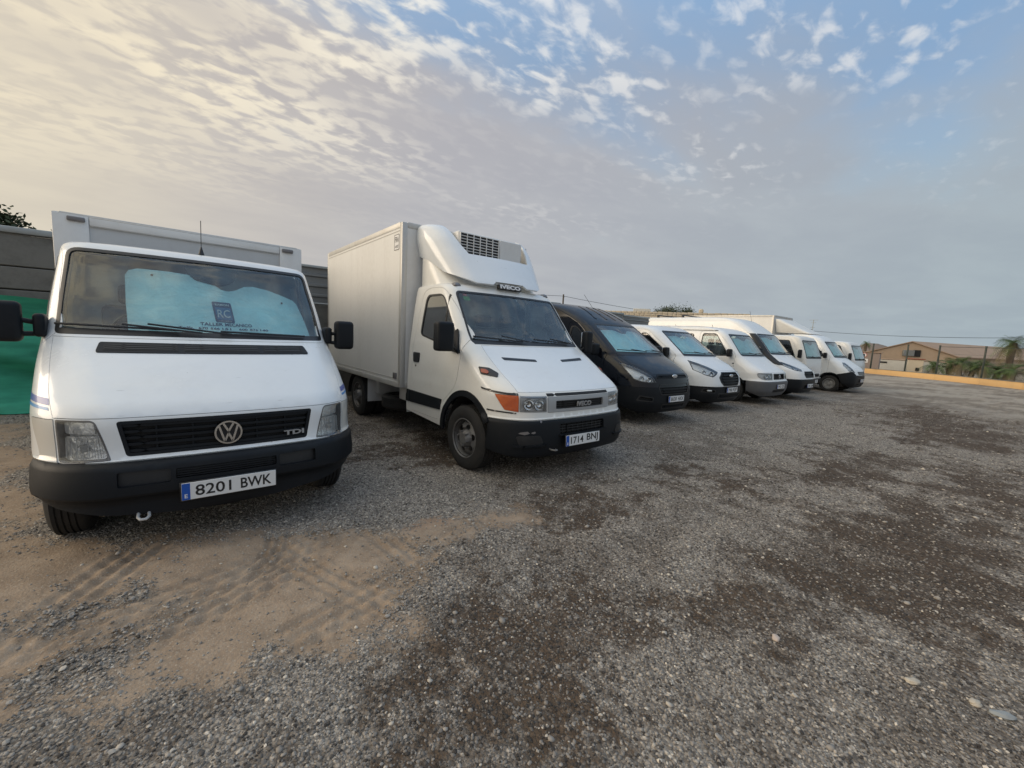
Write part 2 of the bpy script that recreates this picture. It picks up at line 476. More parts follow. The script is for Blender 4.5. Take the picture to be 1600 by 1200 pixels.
def panel(name, parent, S, outline, mat, holes=(), off=0., thick=.018, gs=.07, liner=None, ins=0., hole_ins=0., uzdone=False, top_cap=None, rear=None):
    """a sheet on the body surface cut to an outline, with holes, an edge turned inwards and (if liner) an inner skin"""
    poly = S.uz(outline) if not uzdone else np.asarray(outline)
    hs = [S.uz(h) for h in holes]
    if ins: poly = inset(poly, ins)
    if hole_ins: hs = [inset(h, hole_ins) for h in hs]
    poly[:, 1] = np.clip(poly[:, 1], S.z0, S.z1)
    zz = np.linspace(S.z0, S.z1, 400); Ls = np.concatenate([[0], np.cumsum(np.hypot(np.diff(zz), np.diff(S.yF(zz))))])
    lv = np.interp(np.arange(0, Ls[-1], gs), Ls, zz)
    lv = lv[(lv > poly[:, 1].min()) & (lv < poly[:, 1].max())]
    ul = np.arange(math.floor(poly[:, 0].min() / gs) * gs, poly[:, 0].max(), gs)
    pts = np.zeros((0, 2))
    if len(lv) and len(ul):
        g = np.stack(np.meshgrid(ul, lv), -1).reshape(-1, 2)
        g = g[inside(g, poly)]
        for h in hs: g = g[~inside(g, h)] if len(g) else g
        if len(g):
            bd = np.concatenate([poly] + hs)
            keep = np.ones(len(g), bool)
            for i in range(0, len(bd), 200): keep &= (((g[:, None] - bd[None, i:i + 200]) ** 2).sum(-1) > (.3 * gs) ** 2).all(1)
            pts = g[keep]
    v, f = cdt(poly, hs, pts)
    u, z = v[:, 0], np.clip(v[:, 1], S.z0, S.z1)
    n = S.N(u, z); p = S.P(u, z) + n * off
    V = [p]; F = [tuple(q) for q in f]; NN = [n]; MI = [0] * len(F)
    # border edges
    cnt = {}
    for t in f:
        for a, b in ((t[0], t[1]), (t[1], t[2]), (t[2], t[0])):
            if (b, a) in cnt: cnt.pop((b, a))
            else: cnt[(a, b)] = 1
    tot = len(p)
    if liner:
        V.append(p - n * thick); NN.append(-n); F += [tuple(q + tot for q in t[::-1]) for t in f]; MI += [1] * len(f); tot += len(p)
    if thick > 0:
        rv, rn = [], []
        for a, b in cnt:
            ed = p[b] - p[a]; q = np.cross(ed, n[a]); L = np.linalg.norm(q)
            if L < 1e-9: continue
            q = q / L
            rv += [p[a], p[b], p[b] - n[b] * thick, p[a] - n[a] * thick]; rn += [q] * 4
            k = tot + len(rv) - 4; F.append((k, k + 3, k + 2, k + 1)); MI.append(0)
        if rv: V.append(np.array(rv)); NN.append(np.array(rn)); tot += len(rv)
    if top_cap is not None:
        zt = S.z1; e = [i for i in range(len(poly)) if poly[i, 1] > zt - 1e-4]
        uu = np.sort(poly[e, 0]); ring = S.P(uu, np.full(len(uu), zt))
        pl2 = ring[:, :2]; yr = pl2[:, 1].max(); y0 = pl2[:, 1].min(); wm = np.abs(pl2[:, 0]).max()
        nb = 14
        back = [(x, yr) for x in np.linspace(pl2[-1, 0], pl2[0, 0], nb)[1:-1]]
        rp = np.concatenate([pl2, np.array(back)])
        gx = np.arange(-wm, wm, .12); gy = np.arange(y0, yr, .12); g = np.stack(np.meshgrid(gx, gy), -1).reshape(-1, 2); g = g[inside(g, rp)]
        g = g[((g[:, None] - rp[None]) ** 2).sum(-1).min(1) > .05 ** 2]
        rv, rf = cdt(rp, [], g)
        def hz(q):
            d = np.sqrt(((q[:, None] - rp[None, :len(pl2)]) ** 2).sum(-1)).min(1)
            return zt + top_cap * (1 - np.exp(-d / .18))
        def h1(q): return hz(np.asarray(q))
        z_ = h1(rv); ex = np.array([.02, 0]); ey = np.array([0, .02])
        gxn = (h1(rv + ex) - h1(rv - ex)) / .04; gyn = (h1(rv + ey) - h1(rv - ey)) / .04
        nn = np.stack([-gxn, -gyn, np.ones(len(rv))], 1)
        bdm = np.abs(z_ - zt) < 1e-5
        nn /= np.linalg.norm(nn, axis=1, keepdims=True)
        V.append(np.column_stack([rv, z_])); NN.append(nn); F += [tuple(q + tot for q in t) for t in rf]; MI += [0] * len(rf); tot += len(rv)
    if rear is not None:                                   # flat back wall at y = rear
        zl = np.linspace(poly[:, 1].min(), S.z1, 16); wl = S.w(zl)
        k = tot; rv = []
        for zq, wq in zip(zl, wl): rv += [(-wq, rear, zq), (wq, rear, zq)]
        for i in range(len(zl) - 1): F.append((k + 2 * i + 1, k + 2 * i, k + 2 * i + 2, k + 2 * i + 3)); MI.append(0)
        V.append(np.array(rv)); NN.append(np.tile([0., 1., 0.], (len(rv), 1))); tot += len(rv)
    V = np.concatenate(V); NN = np.concatenate(NN)
    me = bpy.data.meshes.new(name); me.from_pydata([tuple(q) for q in V.tolist()], [], [tuple(int(i) for i in t) for t in F]); me.update()
    mats = [mat] + ([liner] if liner else [])
    o = link(name, me, parent, mats)
    me.polygons.foreach_set('material_index', np.array(MI, np.int32))
    me.polygons.foreach_set('use_smooth', np.ones(len(F), bool))
    me.normals_split_custom_set_from_vertices([tuple(q) for q in NN.tolist()])
    return o
def ring(name, parent, S, outline, mat, width, off=0., grow=0., thick=.008, gs=.07):
    """a frame following an outline: from 'grow' outside it to 'width' inside"""
    p = S.uz(outline)
    outer = inset(p, -grow) if grow else p
    inner = inset(p, width)
    return panel2(name, parent, S, outer, [inner], mat, off, thick, gs)
def panel2(name, parent, S, poly, holes, mat, off, thick, gs=.07):
    S2 = SimpleNamespace(uz=lambda h: np.asarray(h), z0=S.z0, z1=S.z1, yF=S.yF, N=S.N, P=S.P, w=S.w)
    return panel(name, parent, S2, np.array(poly), mat, holes=holes, off=off, thick=thick, gs=gs)
def strip(name, parent, S, pts, width, mat, off=.002, thick=.004):
    """a narrow band laid along a tagged polyline on the surface"""
    a = S.uz(list(pts) + [pts[-1]])[:-1]
    a = np.concatenate([a, [[float(S.u(pts[-1][0], pts[-1][1], pts[-1][2])), pts[-1][2]]]])
    keep = [0] + [i for i in range(1, len(a)) if np.linalg.norm(a[i] - a[i - 1]) > 1e-4]; a = a[keep]
    t = np.gradient(a, axis=0); t /= np.maximum(np.linalg.norm(t, axis=1, keepdims=True), 1e-9)
    nr = np.stack([-t[:, 1], t[:, 0]], 1) * width / 2
    return panel2(name, parent, S, np.concatenate([a + nr, (a - nr)[::-1]]), [], mat, off, thick, .05)
def rods(name, parent, S, pts, r, mat, off=.01, n=6):
    return tube(name, parent, [S.pt(*p, off=off) for p in pts], r, mat, n)
# ------------------------------------------------------------------ ground: one sheet, gravel with dirt, loose pebbles near by
def slope(x):
    return -.008 * np.minimum(np.maximum(0., np.asarray(x, float) - 4.), 31.)
def vnoise(x, y, seed=0):
    """smooth value noise, 0..1"""
    xi = np.floor(x).astype(np.int64); yi = np.floor(y).astype(np.int64); fx = x - xi; fy = y - yi
    fx = fx * fx * (3 - 2 * fx); fy = fy * fy * (3 - 2 * fy)
    def h(a, b):
        n = (a * 374761393 + b * 668265263 + seed * 1442695041) & 0xFFFFFFFF
        n = ((n ^ (n >> 13)) * 1274126177) & 0xFFFFFFFF
        return ((n ^ (n >> 16)) & 0xFFFF) / 65535.0
    return (h(xi, yi) * (1 - fx) + h(xi + 1, yi) * fx) * (1 - fy) + (h(xi, yi + 1) * (1 - fx) + h(xi + 1, yi + 1) * fx) * fy
def fbm(x, y, f, seed=0, o=4):
    s = 0; a = .5; t = 0
    for i in range(o):
        s = s + a * vnoise(x * f + 17.3 * i, y * f - 9.1 * i, seed + i); t += a; a *= .5; f *= 2.03
    return s / t
def sdist(x, y, poly):
    """distance to a polygon, positive inside"""
    p = np.array(poly); q = np.stack([x, y], -1).reshape(-1, 2); best = np.full(len(q), 1e9)
    for i in range(len(p)):
        a, b = p[i], p[(i + 1) % len(p)]; ab = b - a
        t = np.clip(((q - a) @ ab) / (ab @ ab), 0, 1); d = np.linalg.norm(q - (a + t[:, None] * ab), axis=1); best = np.minimum(best, d)
    return np.where(inside(q, p), best, -best).reshape(np.shape(x))
def sst(v, a, b):
    t = np.clip((v - a) / (b - a), 0, 1); return t * t * (3 - 2 * t)
DIRT = [(-1.6, 4.2), (-.9, 3.85), (-.6, 3.62), (-.28, 3.45), (0, 3.36), (.32, 3.24), (.71, 3.06), (1.04, 2.93), (1.49, 3.0), (1.83, 2.95), (2.13, 2.61), (2.07, 2.44), (1.67, 2.46), (1.29, 2.46), (1.05, 2.3), (.86, 2.0), (.8, 1.78), (.63, 1.76), (.47, 1.77), (.24, 1.80), (.08, 1.79), (-.08, 1.76), (-.29, 1.82), (-.44, 1.98), (-.53, 2.09), (-.75, 2.12), (-1.6, 2.6)]
LEFTD = [(-6, 10), (-2.4, 9.2), (-1.55, 6.6), (-.92, 3.9), (-1.0, 3.3), (-6, 4)]
GIN = [[(-.77, 2.91), (-.67, 3.06), (-.38, 2.95), (-.33, 2.75), (-.46, 2.63), (-.55, 2.57), (-.69, 2.66)], [(-.63, 2.38), (-.56, 2.48), (-.36, 2.54), (-.33, 2.45), (-.49, 2.31), (-.57, 2.27)]]
DARK = [[(1.7, 1.12), (2.72, 1.14), (4.28, 1.08), (6.22, 1.04), (8.71, .84), (9.4, .1), (3.1, -.2), (2.9, .28), (3.03, .71), (2.33, .95), (1.8, 1.0)], [(.44, 1.49), (.75, 1.73), (1.22, 1.78), (1.83, 1.69), (1.74, 1.32), (1.53, .99), (1.01, .80), (.35, 1.15)], [(4.52, 2.84), (5.26, 2.77), (4.91, 2.3), (5.93, 1.95), (7.77, 2.0), (7.97, 1.39), (6.37, 1.1), (5.51, 1.43), (4.61, 1.72), (4.15, 2.29)], [(13.68, 3.4), (18.36, 2.8), (15.07, .95), (13.13, .2), (10.5, .2), (10.2, 1.2), (11.59, 2.2)], [(2.2, 2.6), (2.9, 2.5), (3.1, 2.2), (2.4, 2.2), (2.1, 2.35)], [(1.4, 4.6), (2.6, 5.2), (2.9, 4.6), (1.9, 4.2)]]
def ground_masks(x, y):
    n1 = fbm(x, y, 1.3, 3) - .5; n2 = fbm(x, y, 6.0, 11) - .5; n3 = fbm(x, y, 24.0, 23, 3) - .5
    e = n1 * .55 + n2 * .45 + n3 * .16
    d = np.maximum(sdist(x, y, DIRT), sdist(x, y, LEFTD) * .8)
    for g in GIN: d = np.minimum(d, -sdist(x, y, g) + .02)
    dirt = sst(d + e * 1.0, -.24, .26)
    dark = np.zeros_like(x)
    for i, g in enumerate(DARK):
        far = 1 + np.hypot(x, y) * .10
        dark = np.maximum(dark, sst(sdist(x, y, g) / far + (n1 * 1.1 + n2 * 1.1 + n3 * .7), -.26, .30) * (.66 + .42 * sst(fbm(x, y, 2.6, 91) + n3 * .5, .30, .62)))
    loose = sst(fbm(x, y, .55, 41) + n2 * .5, .48, .70)
    dark = np.maximum(np.clip(dark, 0, 1), .40 * loose * (np.hypot(x, y) < 60))
    brown = sst(fbm(x, y, .9, 57) + n2 * .5, .52, .72)
    pale = sst(x + .8 * (1.5 - y) + n1 * 7, 13, 24)
    return dirt, dark, brown, pale
def tracks(x, y):
    """tyre prints pressed into the dirt"""
    z = np.zeros_like(x)
    for (ax, ay, bx, by, w, amp) in ((-1.1, 2.55, 1.1, 3.05, .16, .006), (-.9, 2.25, .5, 2.75, .15, .007), (-.3, 3.5, -.75, 2.4, .17, .006), (.2, 2.0, 1.9, 2.75, .16, .005), (.95, 3.05, 1.15, 2.35, .15, .006), (.3, 3.1, .85, 1.9, .13, .004)):
        dx, dy = bx - ax, by - ay; L = math.hypot(dx, dy); dx /= L; dy /= L
        u = (x - ax) * dx + (y - ay) * dy; v = -(x - ax) * dy + (y - ay) * dx + .05 * np.sin(u * 2.1)
        m = np.exp(-(v / w) ** 4) * sst(u, -.1, .2) * sst(L - u, -.1, .2)
        z -= m * amp * 3.2 * (.5 + .5 * np.cos(v / w * 11)) + m * amp * 1.4 * sst(np.cos(u * 55 + np.abs(v) * 40), -.2, .6)
    # a turned-wheel arc
    r = np.hypot(x + .05, y - 3.15); a = np.arctan2(y - 3.15, x + .05)
    z -= np.exp(-((r - .42) / .09) ** 4) * .022 * (.5 + .5 * np.cos((r - .42) * 110)) * (a < 0) * (a > -2.4)
    return z
def ground_height(x, y):
    rut = 0
    for yc_ in (1.62, 3.25 - .16 * x):                     # shallow wheel ruts along the lane
        v = y - yc_ - .12 * np.sin(x * .6); rut = rut - .016 * np.exp(-(v / .13) ** 2) * (x > .9) * (x < 30) + .008 * np.exp(-((np.abs(v) - .24) / .09) ** 2) * (x > .9) * (x < 30)
    return rut + slope(x) + (fbm(x, y, .7, 71, 3) - .5) * .035 * (np.hypot(x, y) < 80) + (fbm(x, y, 5.0, 83, 4) - .5) * .016

def grow(a, b, s, k):
    r = [a]
    while r[-1] < b: r.append(r[-1] + s); s *= k
    return r
def build_ground():
    gx = sorted(set([-v for v in grow(3.0, 420, .12, 1.22)][::-1] + list(np.arange(-3.0, -1.2, .035)) + list(np.arange(-1.2, 2.2, .014)) + list(np.arange(2.2, 8.0, .04)) + grow(8.0, 620, .05, 1.035)))
    gy = sorted(set([-v for v in grow(1.0, 420, .10, 1.20)][::-1] + list(np.arange(-1.0, 1.7, .035)) + list(np.arange(1.7, 3.9, .014)) + list(np.arange(3.9, 6.0, .04)) + grow(6.0, 520, .06, 1.06)))
    gx, gy = np.array(gx), np.array(gy)
    X, Y = np.meshgrid(gx, gy, indexing='ij'); x, y = X.ravel(), Y.ravel()
    dirt, dark, brown, pale = ground_masks(x, y)
    z = ground_height(x, y) + tracks(x, y) * dirt
    nx, ny = len(gx), len(gy)
    idx = np.arange(nx * ny).reshape(nx, ny)
    f = np.stack([idx[:-1, :-1], idx[1:, :-1], idx[1:, 1:], idx[:-1, 1:]], -1).reshape(-1, 4)
    me = bpy.data.meshes.new('ground')
    me.vertices.add(len(x)); me.vertices.foreach_set('co', np.stack([x, y, z], -1).astype(np.float32).ravel())
    me.loops.add(f.size); me.loops.foreach_set('vertex_index', f.ravel().astype(np.int32))
    me.polygons.add(len(f)); me.polygons.foreach_set('loop_start', np.arange(0, f.size, 4, dtype=np.int32)); me.polygons.foreach_set('loop_total', np.full(len(f), 4, np.int32))
    me.polygons.foreach_set('use_smooth', np.ones(len(f), bool))
    me.update(calc_edges=True)
    for n, a in (('dirt', dirt), ('dark', dark), ('brown', brown), ('pale', pale)):
        me.attributes.new(n, 'FLOAT', 'POINT').data.foreach_set('value', a.astype(np.float32))
    m, k, b = principled('gravel_ground', (.1, .1, .1), .92, spec=.25)
    co = k.n('ShaderNodeTexCoord').outputs['Object']
    at = {n: k.n('ShaderNodeAttribute', attribute_name=n).outputs['Fac'] for n in ('dirt', 'dark', 'brown', 'pale')}
    def vor(s, feat='F1'):
        nd = k.n('ShaderNodeTexVoronoi', feature=feat, ins={'Vector': co, 'Scale': s, 'Randomness': 1.0}); return nd
    va, vb = vor(62), vor(150)
    ca = k.n('ShaderNodeSeparateColor', ins={0: va.outputs['Color']}).outputs
    cb = k.n('ShaderNodeSeparateColor', ins={0: vb.outputs['Color']}).outputs
    stone = k.ramp(ca[0], [(0, (.112, .106, .100)), (.45, (.205, .195, .185)), (.75, (.305, .29, .273)), (.93, (.43, .415, .39)), (.975, (.52, .50, .47)), (1, (.66, .63, .58))])
    fine = k.ramp(cb[0], [(0, (.125, .118, .112)), (.6, (.25, .238, .224)), (.95, (.41, .395, .37)), (1, (.52, .50, .46))])
    gap = k.mrange(va.outputs['Distance'], .35, .75)
    g = k.mix(k.math('MULTIPLY', gap, .75), stone, k.vmath('MULTIPLY', fine, (.62, .6, .58)))
    g = k.mix(k.mrange(ca[1], .55, .75), g, fine)
    big = k.noise(co, .8, 5, .6)
    g = k.mix(k.math('MULTIPLY', k.mrange(big, .35, .7), .35), g, k.vmath('MULTIPLY', g, (1.35, 1.33, 1.30)))
    n_f = k.noise(co, 35, 5, .65); n_m = k.noise(co, 5, 6, .6)
    pl = k.ramp(n_f, [(.3, (.30, .28, .25)), (.7, (.42, .395, .355))])
    pl = k.mix(k.math('MULTIPLY', k.mrange(k.noise(k.n('ShaderNodeMapping', ins={0: co, 'Scale': (1.0, .35, 1.0)}).outputs[0], .55, 5, .6), .50, .66), .6), pl, k.vmath('MULTIPLY', pl, (.5, .47, .44)))
    g = k.mix(k.math('MULTIPLY', at['pale'], .85), g, pl)
    # damp, dusty and trodden areas
    dk = k.vmath('MULTIPLY', g, (.30, .25, .215))
    g = k.mix(k.math('MULTIPLY', at['dark'], .92, clamp=True), g, dk)
    bd = k.ramp(n_f, [(.3, (.055, .040, .029)), (.7, (.13, .098, .072))])
    g = k.mix(k.math('MULTIPLY', at['dark'], k.mrange(n_f, .40, .62)), g, k.vmath('MULTIPLY', bd, (.8, .78, .76)))
    g = k.mix(k.math('MULTIPLY', k.math('MULTIPLY', at['brown'], k.mrange(n_f, .45, .62)), .55), g, bd)
    sand = k.ramp(n_m, [(.25, (.20, .157, .120)), (.5, (.285, .228, .178)), (.75, (.37, .305, .245))])
    sand = k.mix(k.math('MULTIPLY', k.mrange(n_f, .55, .75), .55), sand, (.085, .065, .048, 1))
    red = k.mrange(k.noise(co, 1.1, 3, .5), .60, .72)
    sand = k.mix(k.math('MULTIPLY', red, .35), sand, (.30, .15, .08, 1))
    spk = k.mrange(cb[0], .80, .9)
    sand = k.mix(k.math('MULTIPLY', spk, .6), sand, k.vmath('MULTIPLY', fine, (.8, .75, .7)))
    dm = k.mrange(k.math('ADD', at['dirt'], k.math('MULTIPLY', k.math('SUBTRACT', n_f, .5), 1.5)), .28, .80)
    col = k.mix(dm, g, sand)
    col = k.vmath('MULTIPLY', col, (1.07, 1.0, .90))
    k.set(b, 'Base Color', col)
    hgt = k.math('ADD', k.math('MULTIPLY', k.math('SUBTRACT', 1.0, va.outputs['Distance']), .7), k.math('MULTIPLY', k.math('SUBTRACT', 1.0, vb.outputs['Distance']), .3))
    hgt = k.math('MULTIPLY', hgt, k.math('SUBTRACT', 1.0, k.math('MULTIPLY', dm, .75)))
    hgt = k.math('ADD', hgt, k.math('MULTIPLY', k.noise(co, 90, 3), .25))
    bp = k.n('ShaderNodeBump', ins={'Strength': .9, 'Distance': .012, 'Height': hgt})
    k.set(b, 'Normal', bp.outputs[0])
    o = link('ground', me, None, 'gravel_ground')
    tag(o, kind='structure')
build_ground()

def pebble_mesh(i):
    bm = bmesh.new(); bmesh.ops.create_icosphere(bm, subdivisions=1, radius=1.0)
    r = np.random.default_rng(100 + i); s = r.uniform(.6, 1.25, 3); s[2] *= .62
    for v in bm.verts:
        v.co = Vector((v.co.x * s[0], v.co.y * s[1], v.co.z * s[2])) * (1 + r.uniform(-.24, .24))
    me = mesh_of(bm, 'pebble')
    for p in me.polygons: p.use_smooth = i % 2 == 0
    return me
def build_pebbles():
    m, k, b = principled('pebble', (.12, .12, .12), .8, spec=.3)
    tone = k.n('ShaderNodeAttribute', attribute_name='tone', attribute_type='INSTANCER').outputs['Fac']
    col = k.ramp(tone, [(0, (.05, .046, .043)), (.25, (.145, .138, .131)), (.6, (.25, .239, .227)), (.82, (.34, .325, .303)), (.92, (.44, .42, .385)), (.965, (.48, .455, .41)), (1, (.66, .62, .55))])
    k.set(b, 'Base Color', k.vmath('MULTIPLY', col, (1.06, 1.0, .92)))
    src = bpy.data.collections.new('pebble_shapes')
    for i in range(6):
        o = bpy.data.objects.new('pebble', pebble_mesh(i)); o.data.materials.append(m); src.objects.link(o)
    # positions: dense near the camera, thinner with distance, few on the bare dirt
    rng = np.random.default_rng(5); P = []
    yaw = CAM_YAW
    for r0, r1, dens, s0, s1 in ((.9, 2.6, 6800, .0038, .0095), (2.6, 4.2, 3600, .0046, .0105), (4.2, 6.5, 1500, .006, .012), (6.5, 10, 620, .007, .013), (10, 17, 190, .009, .016)):
        area = math.radians(112) / 2 * (r1 * r1 - r0 * r0); n = int(area * dens)
        r = np.sqrt(rng.uniform(r0 * r0, r1 * r1, n)); a = yaw + np.radians(rng.uniform(-56, 56, n))
        x, y = r * np.sin(a), r * np.cos(a)
        dirt, dark, brown, pale = ground_masks(x, y)
        keep = rng.random(n) < np.clip(1 - dirt * .97, .022, 1) * (1 - .45 * dark) * (1 - .7 * pale)
        sz = s0 * (s1 / s0) ** (rng.random(n) ** 1.7); big = rng.random(n) < .012; sz = np.where(big, sz * rng.uniform(1.3, 2.0, n), sz)
        tn = np.clip(rng.random(n) ** 1.05 * .93 - dark * .30 * rng.random(n) - dark * .22, 0, 1); tn = np.where(big, np.clip(.55 + rng.random(n) * .42, 0, 1), tn)
        tn = np.where(dirt > .35, np.maximum(tn, .30 + .3 * rng.random(n)), tn)
        tn = np.where(rng.random(n) < .022, rng.uniform(.93, 1.0, n), tn)
        P.append(np.stack([x, y, sz, tn], -1)[keep])
    P = np.concatenate(P); x, y, sz, tn = P.T
    z = ground_height(x, y) + sz * .12
    me = bpy.data.meshes.new('gravel'); me.vertices.add(len(x)); me.vertices.foreach_set('co', np.stack([x, y, z], -1).astype(np.float32).ravel())
    me.attributes.new('sz', 'FLOAT', 'POINT').data.foreach_set('value', sz.astype(np.float32))
    me.attributes.new('tone', 'FLOAT', 'POINT').data.foreach_set('value', tn.astype(np.float32))
    o = link('gravel', me); tag(o, 'loose grey pebbles strewn over the parking ground', 'gravel', kind='stuff')
    ng = bpy.data.node_groups.new('scatter', 'GeometryNodeTree')
    ng.interface.new_socket('Geometry', in_out='INPUT', socket_type='NodeSocketGeometry'); ng.interface.new_socket('Geometry', in_out='OUTPUT', socket_type='NodeSocketGeometry')
    N = ng.nodes; Lk = ng.links
    gi, go = N.new('NodeGroupInput'), N.new('NodeGroupOutput')
    ci = N.new('GeometryNodeCollectionInfo'); ci.inputs['Collection'].default_value = src; ci.inputs['Separate Children'].default_value = True; ci.inputs['Reset Children'].default_value = True
    ip = N.new('GeometryNodeInstanceOnPoints'); ip.inputs['Pick Instance'].default_value = True
    na = N.new('GeometryNodeInputNamedAttribute'); na.data_type = 'FLOAT'; na.inputs['Name'].default_value = 'sz'
    rv = N.new('FunctionNodeRandomValue'); rv.data_type = 'FLOAT_VECTOR'; rv.inputs[0].default_value = (-.35, -.35, 0); rv.inputs[1].default_value = (.35, .35, 6.283)
    ri = N.new('FunctionNodeRandomValue'); ri.data_type = 'INT'; ri.inputs[4].default_value = 0; ri.inputs[5].default_value = 5
    m2p = N.new('GeometryNodeMeshToPoints')
    Lk.new(gi.outputs[0], m2p.inputs[0]); Lk.new(m2p.outputs[0], ip.inputs['Points']); Lk.new(ci.outputs[0], ip.inputs['Instance']); Lk.new(na.outputs[0], ip.inputs['Scale'])
    Lk.new(rv.outputs[0], ip.inputs['Rotation']); Lk.new(ri.outputs[2], ip.inputs['Instance Index']); Lk.new(ip.outputs[0], go.inputs[0])
    md = o.modifiers.new('scatter', 'NODES'); md.node_group = ng
    me.materials.append(m)
build_pebbles()
def stone(x, y, s, rz, mat, label, seed):
    bm = bmesh.new(); bmesh.ops.create_icosphere(bm, subdivisions=3, radius=1.0)
    for v in bm.verts:
        n = v.co.normalized(); q = 1 + .22 * (vnoise(np.array([n.x * 2 + seed]), np.array([n.y * 2 + n.z * 3]), seed)[0] - .5) * 2
        v.co = Vector((n.x * s[0] * q, n.y * s[1] * q, max(n.z, -.5) * s[2] * q))
    o = link('stone', mesh_of(bm, 'stone', 60), None, mat); o.location = (x, y, float(ground_height(np.array([x]), np.array([y]))[0]) + s[2] * .35); o.rotation_euler = (0, 0, rz)
    tag(o, label, 'stone', 'larger loose stones')
worn('stone_pink', (.48, .40, .34), .85, amt=.3, scale=30, bump=.5, bscale=80)
worn('stone_tan', (.46, .41, .33), .85, amt=.3, scale=30, bump=.5, bscale=80)
worn('stone_grey', (.27, .29, .29), .8, amt=.3, scale=30, bump=.5, bscale=80)
stone(2.30, .74, (.028, .018, .012), .5, 'stone_pink', 'small pinkish stone alone on dark gravel, leftmost of the larger stones', 1)
stone(2.54, .27, (.034, .020, .013), -.6, 'stone_tan', 'tan elongated stone on dark gravel left of the stone pair', 2)
stone(2.63, .085, (.026, .018, .012), -.2, 'stone_tan', 'pale stone of the touching pair at the lower right', 3)
stone(2.645, .01, (.040, .022, .013), -.9, 'stone_grey', 'flat grey stone beside the pale one at the lower right', 4)
# ------------------------------------------------------------------ parts shared by the vehicles
_WH = {}
def wheel_meshes(rad, wid, rim, style, mat='steel_wheel'):
    key = (rad, wid, rim, style, mat)
    if key in _WH: return _WH[key]
    h = wid / 2
    prof = [(rim - .012, -h * .78), (rim + .012, -h * .92), (rim + (rad - rim) * .35, -h * 1.0), (rim + (rad - rim) * .7, -h * .98), (rad - .022, -h * .88), (rad - .006, -h * .74)]
    g = 4
    for i in range(g + 1):
        a = -h * .70 + i * (h * 1.40) / (g + 1); b = a + h * 1.40 / (g + 1)
        prof += [(rad, a), (rad, b - .010)]
        if i < g: prof += [(rad - .010, b - .008), (rad - .010, b - .002)]
    prof += [(rad - .006, h * .74), (rad - .022, h * .88), (rim + (rad - rim) * .7, h * .98), (rim + (rad - rim) * .35, h), (rim + .012, h * .92), (rim - .012, h * .78)]
    v, f = lathe_data(prof, 56)
    tyre = pydata('tyre', v, f, 40)
    # rim: barrel + lip + dished disc with real hand holes; outer face towards -x
    nh = {'iveco': 6, 'holes': 10, 'hub': 8, 'cap': 9}[style]
    r1 = rim * .93
    ho = []
    rc, rr = {'iveco': (.68, .15), 'holes': (.74, .10), 'hub': (.66, .11), 'cap': (.72, .10)}[style]
    for i in range(nh):
        a0 = 2 * math.pi * i / nh; hole = []
        for j in range(12):
            t = 2 * math.pi * j / 12
            rad_, tan_ = rc * r1 + rr * r1 * math.cos(t), rr * r1 * (1.25 if style == 'iveco' else 1.0) * math.sin(t)
            hole.append((rad_ * math.cos(a0) - tan_ * math.sin(a0), rad_ * math.sin(a0) + tan_ * math.cos(a0)))
        ho.append(hole)
    oc = [(r1 * math.cos(2 * math.pi * i / 48), r1 * math.sin(2 * math.pi * i / 48)) for i in range(48)]
    pts = [(q * r1 * math.cos(a), q * r1 * math.sin(a)) for q in (.15, .3, .42, .5, .88) for a in np.arange(0, 6.28, .3)]
    pts = np.array(pts); ok = np.ones(len(pts), bool)
    for hq in ho: ok &= ~inside(pts, inset(np.array(hq), -.004))
    v2, f2 = cdt(oc, ho, pts[ok])
    rho = np.hypot(v2[:, 0], v2[:, 1]) / r1
    dep = {'iveco': np.interp(rho, [0, .3, .42, .5, .62, .85, 1], [-.075, -.07, -.05, -.005, -.03, -.012, .03]),
           'holes': np.interp(rho, [0, .28, .33, .5, .7, .9, 1], [-.01, -.01, .02, .028, .0, .008, .04]),
           'hub': np.interp(rho, [0, .35, .42, .6, .9, 1], [-.03, -.02, .015, .02, .01, .03]),
           'cap': np.interp(rho, [0, .3, .6, .95, 1], [-.02, -.018, -.005, .012, .02])}[style] - h * .45
    vv = [(dep[i], v2[i, 0], v2[i, 1]) for i in range(len(v2))]; ff = [tuple(t) for t in f2]
    bar = [(r1, -h * .45 + .03), (rim * .97, -h * .62), (rim * 1.02, -h * .80), (rim * 1.06, -h * .93), (rim * 1.02, -h * .95), (rim * .95, -h * .70)]
    bv, bf = lathe_data([(r1 * .99, h * .6)] + bar, 48); o = len(vv); vv += bv; ff += [tuple(q + o for q in t) for t in bf]
    bv, bf = lathe_data([(0.001, -h * .02), (r1, -h * .02)], 32); o = len(vv); vv += bv; ff += [tuple(q + o for q in t) for t in bf]   # brake drum behind the holes
    # wheel nuts
    for i in range(6):
        a = 2 * math.pi * (i + .5) / 6; c = (r1 * .40 * math.cos(a), r1 * .40 * math.sin(a))
        bv, bf = lathe_data([(.001, -.03), (.011, -.03), (.012, .02)], 6); o = len(vv)
        x0 = dep.min() + .02
        vv += [(p[0] + x0, p[1] + c[0], p[2] + c[1]) for p in bv]; ff += [tuple(q + o for q in t) for t in bf]
    rimm = pydata('wheel', vv, ff, 30)
    tyre.materials.append(MATS['rubber']); rimm.materials.append(MATS[mat])
    _WH[key] = (tyre, rimm)
    return _WH[key]
def wheel(parent, x, y, rad=.345, wid=.20, rim=.205, style='holes', mat='steel_wheel', steer=0.):
    ty, rm = wheel_meshes(rad, wid, rim, style, mat)
    o = bpy.data.objects.new('wheel', rm); COL.objects.link(o)
    o.parent = parent; o.location = (x, y, rad - .006)
    o.rotation_euler = (RNG.uniform(0, 6.28), 0, (math.pi if x > 0 else 0) + steer)
    t = bpy.data.objects.new('tyre', ty); COL.objects.link(t); t.parent = o
    return o
